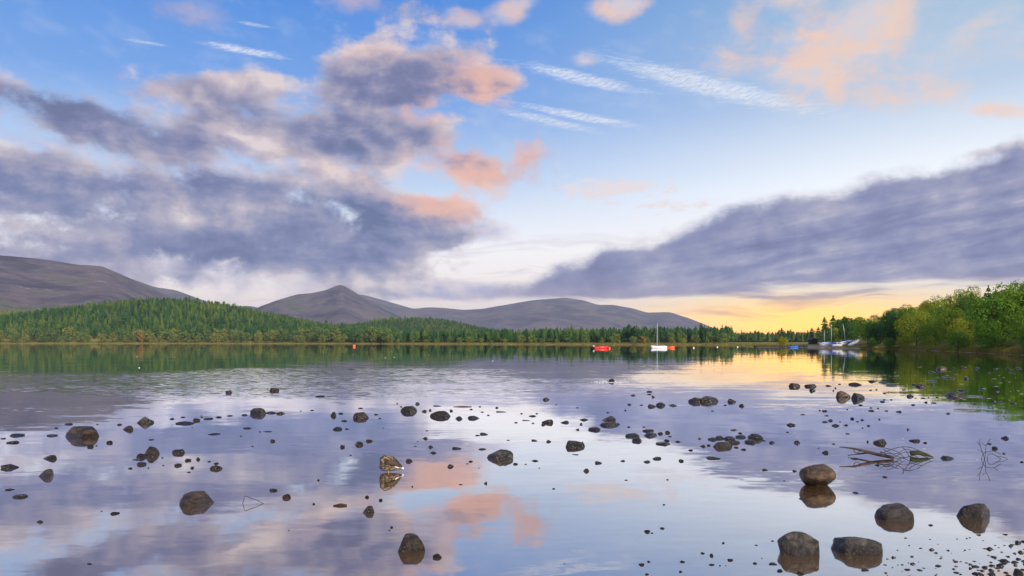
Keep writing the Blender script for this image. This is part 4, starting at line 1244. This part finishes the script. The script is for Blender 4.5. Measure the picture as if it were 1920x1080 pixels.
def boat(name, lab, px, wl, Lm, hm, rot, cat="boat", cover=None, mast=None, lean=0.0, motor=False, z0=0.0, ground=False, rim=None):
    x, d, mp = water_pt(px, wl)
    root = bpy.data.objects.new(name, None); COL.objects.link(root)
    z = ground_z(x, d) + 0.14 if ground else 0.0
    root.location = (x, d, z + z0)
    root.rotation_euler = (lean, 0, rot)
    Bm, H = Lm * 0.38, Lm * 0.135
    vs, fs, rows = hull(Lm, Bm, H)
    b = MB(); b.add(vs, fs, True)
    h = b.build("hull", hm, root)
    sd = h.modifiers.new("planking", 'SOLIDIFY'); sd.thickness = 0.035
    b = MB()
    for sgn in (0, -1):
        b.tube([r[sgn] for r in rows], 0.035, 6)
    b.build("gunwale", rim or M_HULLW, root)
    for tx in (-0.22, 0.12):
        i = int((tx + 0.5) * 12)
        wy = abs(rows[i][0][1]) * 1.7
        b = MB(); b.box((tx * Lm, 0, H * 0.62), (0.24, wy, 0.035)); b.build("thwart", M_WOOD, root)
    if cover:
        vs2 = [(r[k][0] * 0.98, r[k][1] * (1.12 if k in (0, 6) else 1), (r[0][2] - 0.30) if k in (0, 6) else r[0][2] + 0.20 * (1 - abs(k - 3) / 3.0) + 0.02) for r in rows[:-1] for k in (0, 1, 3, 5, 6)]
        fs2 = [(i * 5 + k, (i + 1) * 5 + k, (i + 1) * 5 + k + 1, i * 5 + k + 1) for i in range(len(rows) - 2) for k in range(4)]
        b = MB(); b.add(vs2, fs2, True); c = b.build("cover", cover, root); c.modifiers.new("thick", 'SOLIDIFY').thickness = 0.02
    if mast:
        b = MB(); b.tube([(0.12 * Lm, 0, 0.02), (0.12 * Lm, 0, mast * 0.6), (0.10 * Lm, 0, mast)], [0.07, 0.06, 0.04], 7)
        ms = b.build("mast", M_METAL, root)
        b = MB(); b.tube([(0.10 * Lm, 0, 0.75), (-0.40 * Lm, 0, 0.72)], 0.035, 6); b.build("boom", M_METAL, root)
        b = MB()
        for ex, ey in ((0.5 * Lm, 0), (-0.02 * Lm, Bm * .48), (-0.02 * Lm, -Bm * .48)):
            b.tube([(0.105 * Lm, 0, mast * 0.92), (ex * 0.98, ey, H + 0.03)], 0.006, 4)
        b.build("stay", M_METAL, ms)
    if motor:
        b = MB(); b.box((-Lm / 2 - 0.14, 0, 0.12), (0.10, 0.12, 0.75)); b.tube([(-Lm / 2 - 0.12, 0, 0.46), (-Lm / 2 + 0.4, 0.05, 0.58)], 0.02, 6)
        mt = b.build("outboard_motor", M_BLACK, root)
        b = MB(); b.ball((-Lm / 2 - 0.16, 0, 0.60), (0.22, 0.16, 0.18), 12, 8); b.build("cowl", M_HULLW, mt)
        b = MB(); b.ball((0.12 * Lm, 0, H * 0.62 + 0.12), (0.16, 0.2, 0.12), 10, 6); b.build("bundle", M_HULLW, root)
    tag(root, lab, cat)
    return root
boat("rowing_boat", "bright red open boat with an outboard motor, moored alone", 1127, 653.5, 3.3, M_RED, 0.12, motor=True, rim=M_RED)
boat("sailing_dinghy", "white sailing dinghy with a tall bare mast, moored beside an orange-red boat", 1235.5, 653.0, 3.8, M_HULLW, math.pi + 0.08, mast=6.3, rim=M_HULLW)
boat("rowing_boat", "orange-red open boat moored behind the white sailing dinghy", 1255, 652.5, 2.6, M_ORED, -0.15, motor=False, rim=M_ORED)
boat("sailing_dinghy", "beached dinghy under a blue cover with the straightest pale mast", 1555, 652.3, 5.0, M_HULLW, 0.2, cover=M_BLUE, mast=5.6, ground=True, z0=0.25)
boat("sailing_dinghy", "beached dinghy under a rumpled blue cover with a leaning mast", 1584, 652.6, 4.6, M_HULLW, 0.7, cover=M_BLUE, mast=5.4, lean=-0.13, ground=True, z0=0.25)
boat("sailing_dinghy", "beached blue-covered dinghy nearest the wooded bank with an upright thin mast", 1593, 652.0, 4.4, M_BLUE, 0.4, cover=M_BLUE, mast=4.9, lean=0.03, ground=True, z0=0.25)
boat("sailing_dinghy", "small white dinghy with a short mast beside the dark hut", 1548, 651.6, 3.0, M_HULLW, 2.4, mast=3.9, ground=True, z0=0.2)
boat("rowing_boat", "plain white open boat lying on the sand between the covered dinghies", 1570, 652.7, 2.6, M_HULLW, 0.1, ground=True, z0=0.15)
o = boat("rowing_boat", "white hull propped up at a slant at the end of the beached boats", 1602, 652.9, 2.9, M_HULLW, 0.1, ground=True, z0=0.55)
o.rotation_euler = (0.0, -0.42, 0.1)
boat("rowing_boat", "small blue boat tied up at the jetty", 1488, 651.6, 2.4, M_BLUE, 0.05, rim=M_BLUE)

def buoy(px, py, r, m, lab, grp=None, name="mooring_buoy"):
    x, d, mp = water_pt(px, py)
    root = bpy.data.objects.new(name, None); COL.objects.link(root); root.location = (x, d, 0)
    b = MB(); b.ball((0, 0, r * 0.45), r, 14, 10); b.build("float", m, root)
    b = MB(); b.tube([(0, 0, r * 1.4), (0, 0, r * 1.75)], r * 0.12, 6)
    b.tube([(r * 0.2 * math.cos(k * 0.7), 0, r * 1.9 + r * 0.2 * math.sin(k * 0.7)) for k in range(10)], r * 0.05, 5); b.build("ring", M_BLACK, root)
    tag(root, lab, "buoy", grp)
buoy(1142.5, 653.5, 0.30, M_FLOATO, "orange mooring buoy beside the bright red boat")
buoy(664, 650, 0.52, M_FLOATO, "large orange buoy alone off the far forest shore")
for px, py in ((1300.5, 652.5), (1345, 651), (1383, 651)):
    buoy(px, py, 0.2, M_FLOATW, "round white mooring buoy between the sailing dinghy and the jetty", "white buoys off the jetty")
for px, py in ((257, 669), (662, 665), (722, 671), (739, 670), (804, 666), (924, 677), (261, 690)):
    buoy(px, py, 0.03, M_FLOATW, "tiny white float dotting the dark reflection of the forest", "tiny white floats", "float_marker")

def jetty():
    x0, d0, mp = water_pt(1416, 651.2); x1, d1, _ = water_pt(1512, 651.0)
    root = bpy.data.objects.new("jetty", None); COL.objects.link(root); root.location = (x0, d0, 0)
    L = math.hypot(x1 - x0, d1 - d0); a = math.atan2(d1 - d0, x1 - x0)
    root.rotation_euler = (0, 0, a)
    n = 44
    me = MB().box((0, 0, 0), (L / n * 0.94, 1.6, 0.06)).mesh("plank"); me.materials.append(M_PLANK)
    for i in range(n):
        link("plank", me, None, root, (L * (i + 0.5) / n, 0, 0.46 + R.uniform(-.008, .008)))
    for s in (-0.72, 0.72):
        b = MB(); b.box((L / 2, s, 0.27), (L, 0.12, 0.30)); b.build("beam", M_PLANK, root)
    for i in range(7):
        for s in (-0.72, 0.72):
            b = MB(); b.tube([(0.3 + (L - 0.6) * i / 6, s, -1.2), (0.3 + (L - 0.6) * i / 6, s, 0.62)], 0.08, 8); b.build("pile", M_PLANK, root)
    tag(root, "long low dark wooden jetty reaching out from the sand spit", "jetty")
jetty()
def hut():
    x, d, mp = water_pt(1539, 650.6)
    root = bpy.data.objects.new("boat_hut", None); COL.objects.link(root); z = ground_z(x, d + 6); root.location = (x, d + 6, z)
    b = MB(); b.box((0, 0, 0.7), (2.0, 2.4, 1.5)); b.build("wall", M_PLANK, root)
    b = MB(); b.add([(-1.2, -1.4, 1.42), (1.2, -1.4, 1.42), (1.2, 1.4, 1.42), (-1.2, 1.4, 1.42), (0, -1.4, 2.0), (0, 1.4, 2.0)], [(0, 1, 4), (2, 3, 5), (0, 4, 5, 3), (1, 2, 5, 4), (0, 3, 2, 1)]); b.build("roof", M_WOOD, root)
    b = MB(); b.box((0.1, -1.22, 0.62), (0.8, 0.05, 1.25)); b.build("door", M_BLACK, root)
    tag(root, "small dark boat hut with a pitched roof behind the dinghies", "hut")
hut()

# ------------------------------------------------------------------ rough grass along the shores
def grass_strip(name, lab, a0, a1, n, t0, t1, hgt, m, seed):
    rg = random.Random(seed)
    vs, fs = [], []
    for i in range(n):
        a = rg.uniform(a0, a1)
        x, y, z = on_ground(a, shore(a) + t0 + (t1 - t0) * rg.random() ** 1.5)
        for k in range(3):
            h = hgt * rg.uniform(0.5, 1.2); w = h * 0.10
            an = rg.uniform(0, 6.28); lx, ly = rg.gauss(0, .25) * h, rg.gauss(0, .25) * h
            bx, by = x + rg.gauss(0, .12), y + rg.gauss(0, .12)
            q = len(vs)
            vs += [(bx - w * math.cos(an), by - w * math.sin(an), z - 0.03), (bx + w * math.cos(an), by + w * math.sin(an), z - 0.03), (bx + lx, by + ly, z + h)]
            fs.append((q, q + 1, q + 2))
    o = link(name, mesh(name, vs, fs), m)
    tag(o, lab, "grass", kind="stuff")
M_GRASS = leaf_mat("rough_grass", [(0.0, (0.13, 0.15, 0.03)), (0.5, (0.24, 0.22, 0.05)), (1.0, (0.34, 0.28, 0.08))], 0.4, 0.15)
grass_strip("bank_grass", "yellow-green grass fringing the foot of the wooded bank", 25.5, 41, 7000, 0.6, 6.0, 0.55, M_GRASS, 8)
grass_strip("shore_grass", "strip of yellow grass and sedge along the far shore", -38, 21, 14000, 0.5, 14, 0.8, M_GRASS, 9)

# ------------------------------------------------------------------ evening haze
def build_haze():
    b = MB(); b.box((0, 0, 221), (17400, 17400, 452))
    m = bpy.data.materials.new("haze")
    m.use_nodes = True
    t = m.node_tree
    t.nodes.clear()
    v = t.nodes.new('ShaderNodeVolumePrincipled')
    v.inputs['Color'].default_value = (0.66, 0.76, 1.0, 1)
    v.inputs['Density'].default_value = 7.0e-5
    v.inputs['Anisotropy'].default_value = 0.0
    o = t.nodes.new('ShaderNodeOutputMaterial')
    t.links.new(v.outputs[0], o.inputs['Volume'])
    h = b.build("haze", m)
    tag(h, "thin bluish evening haze over lake and hills", "haze", kind="stuff")
build_haze()
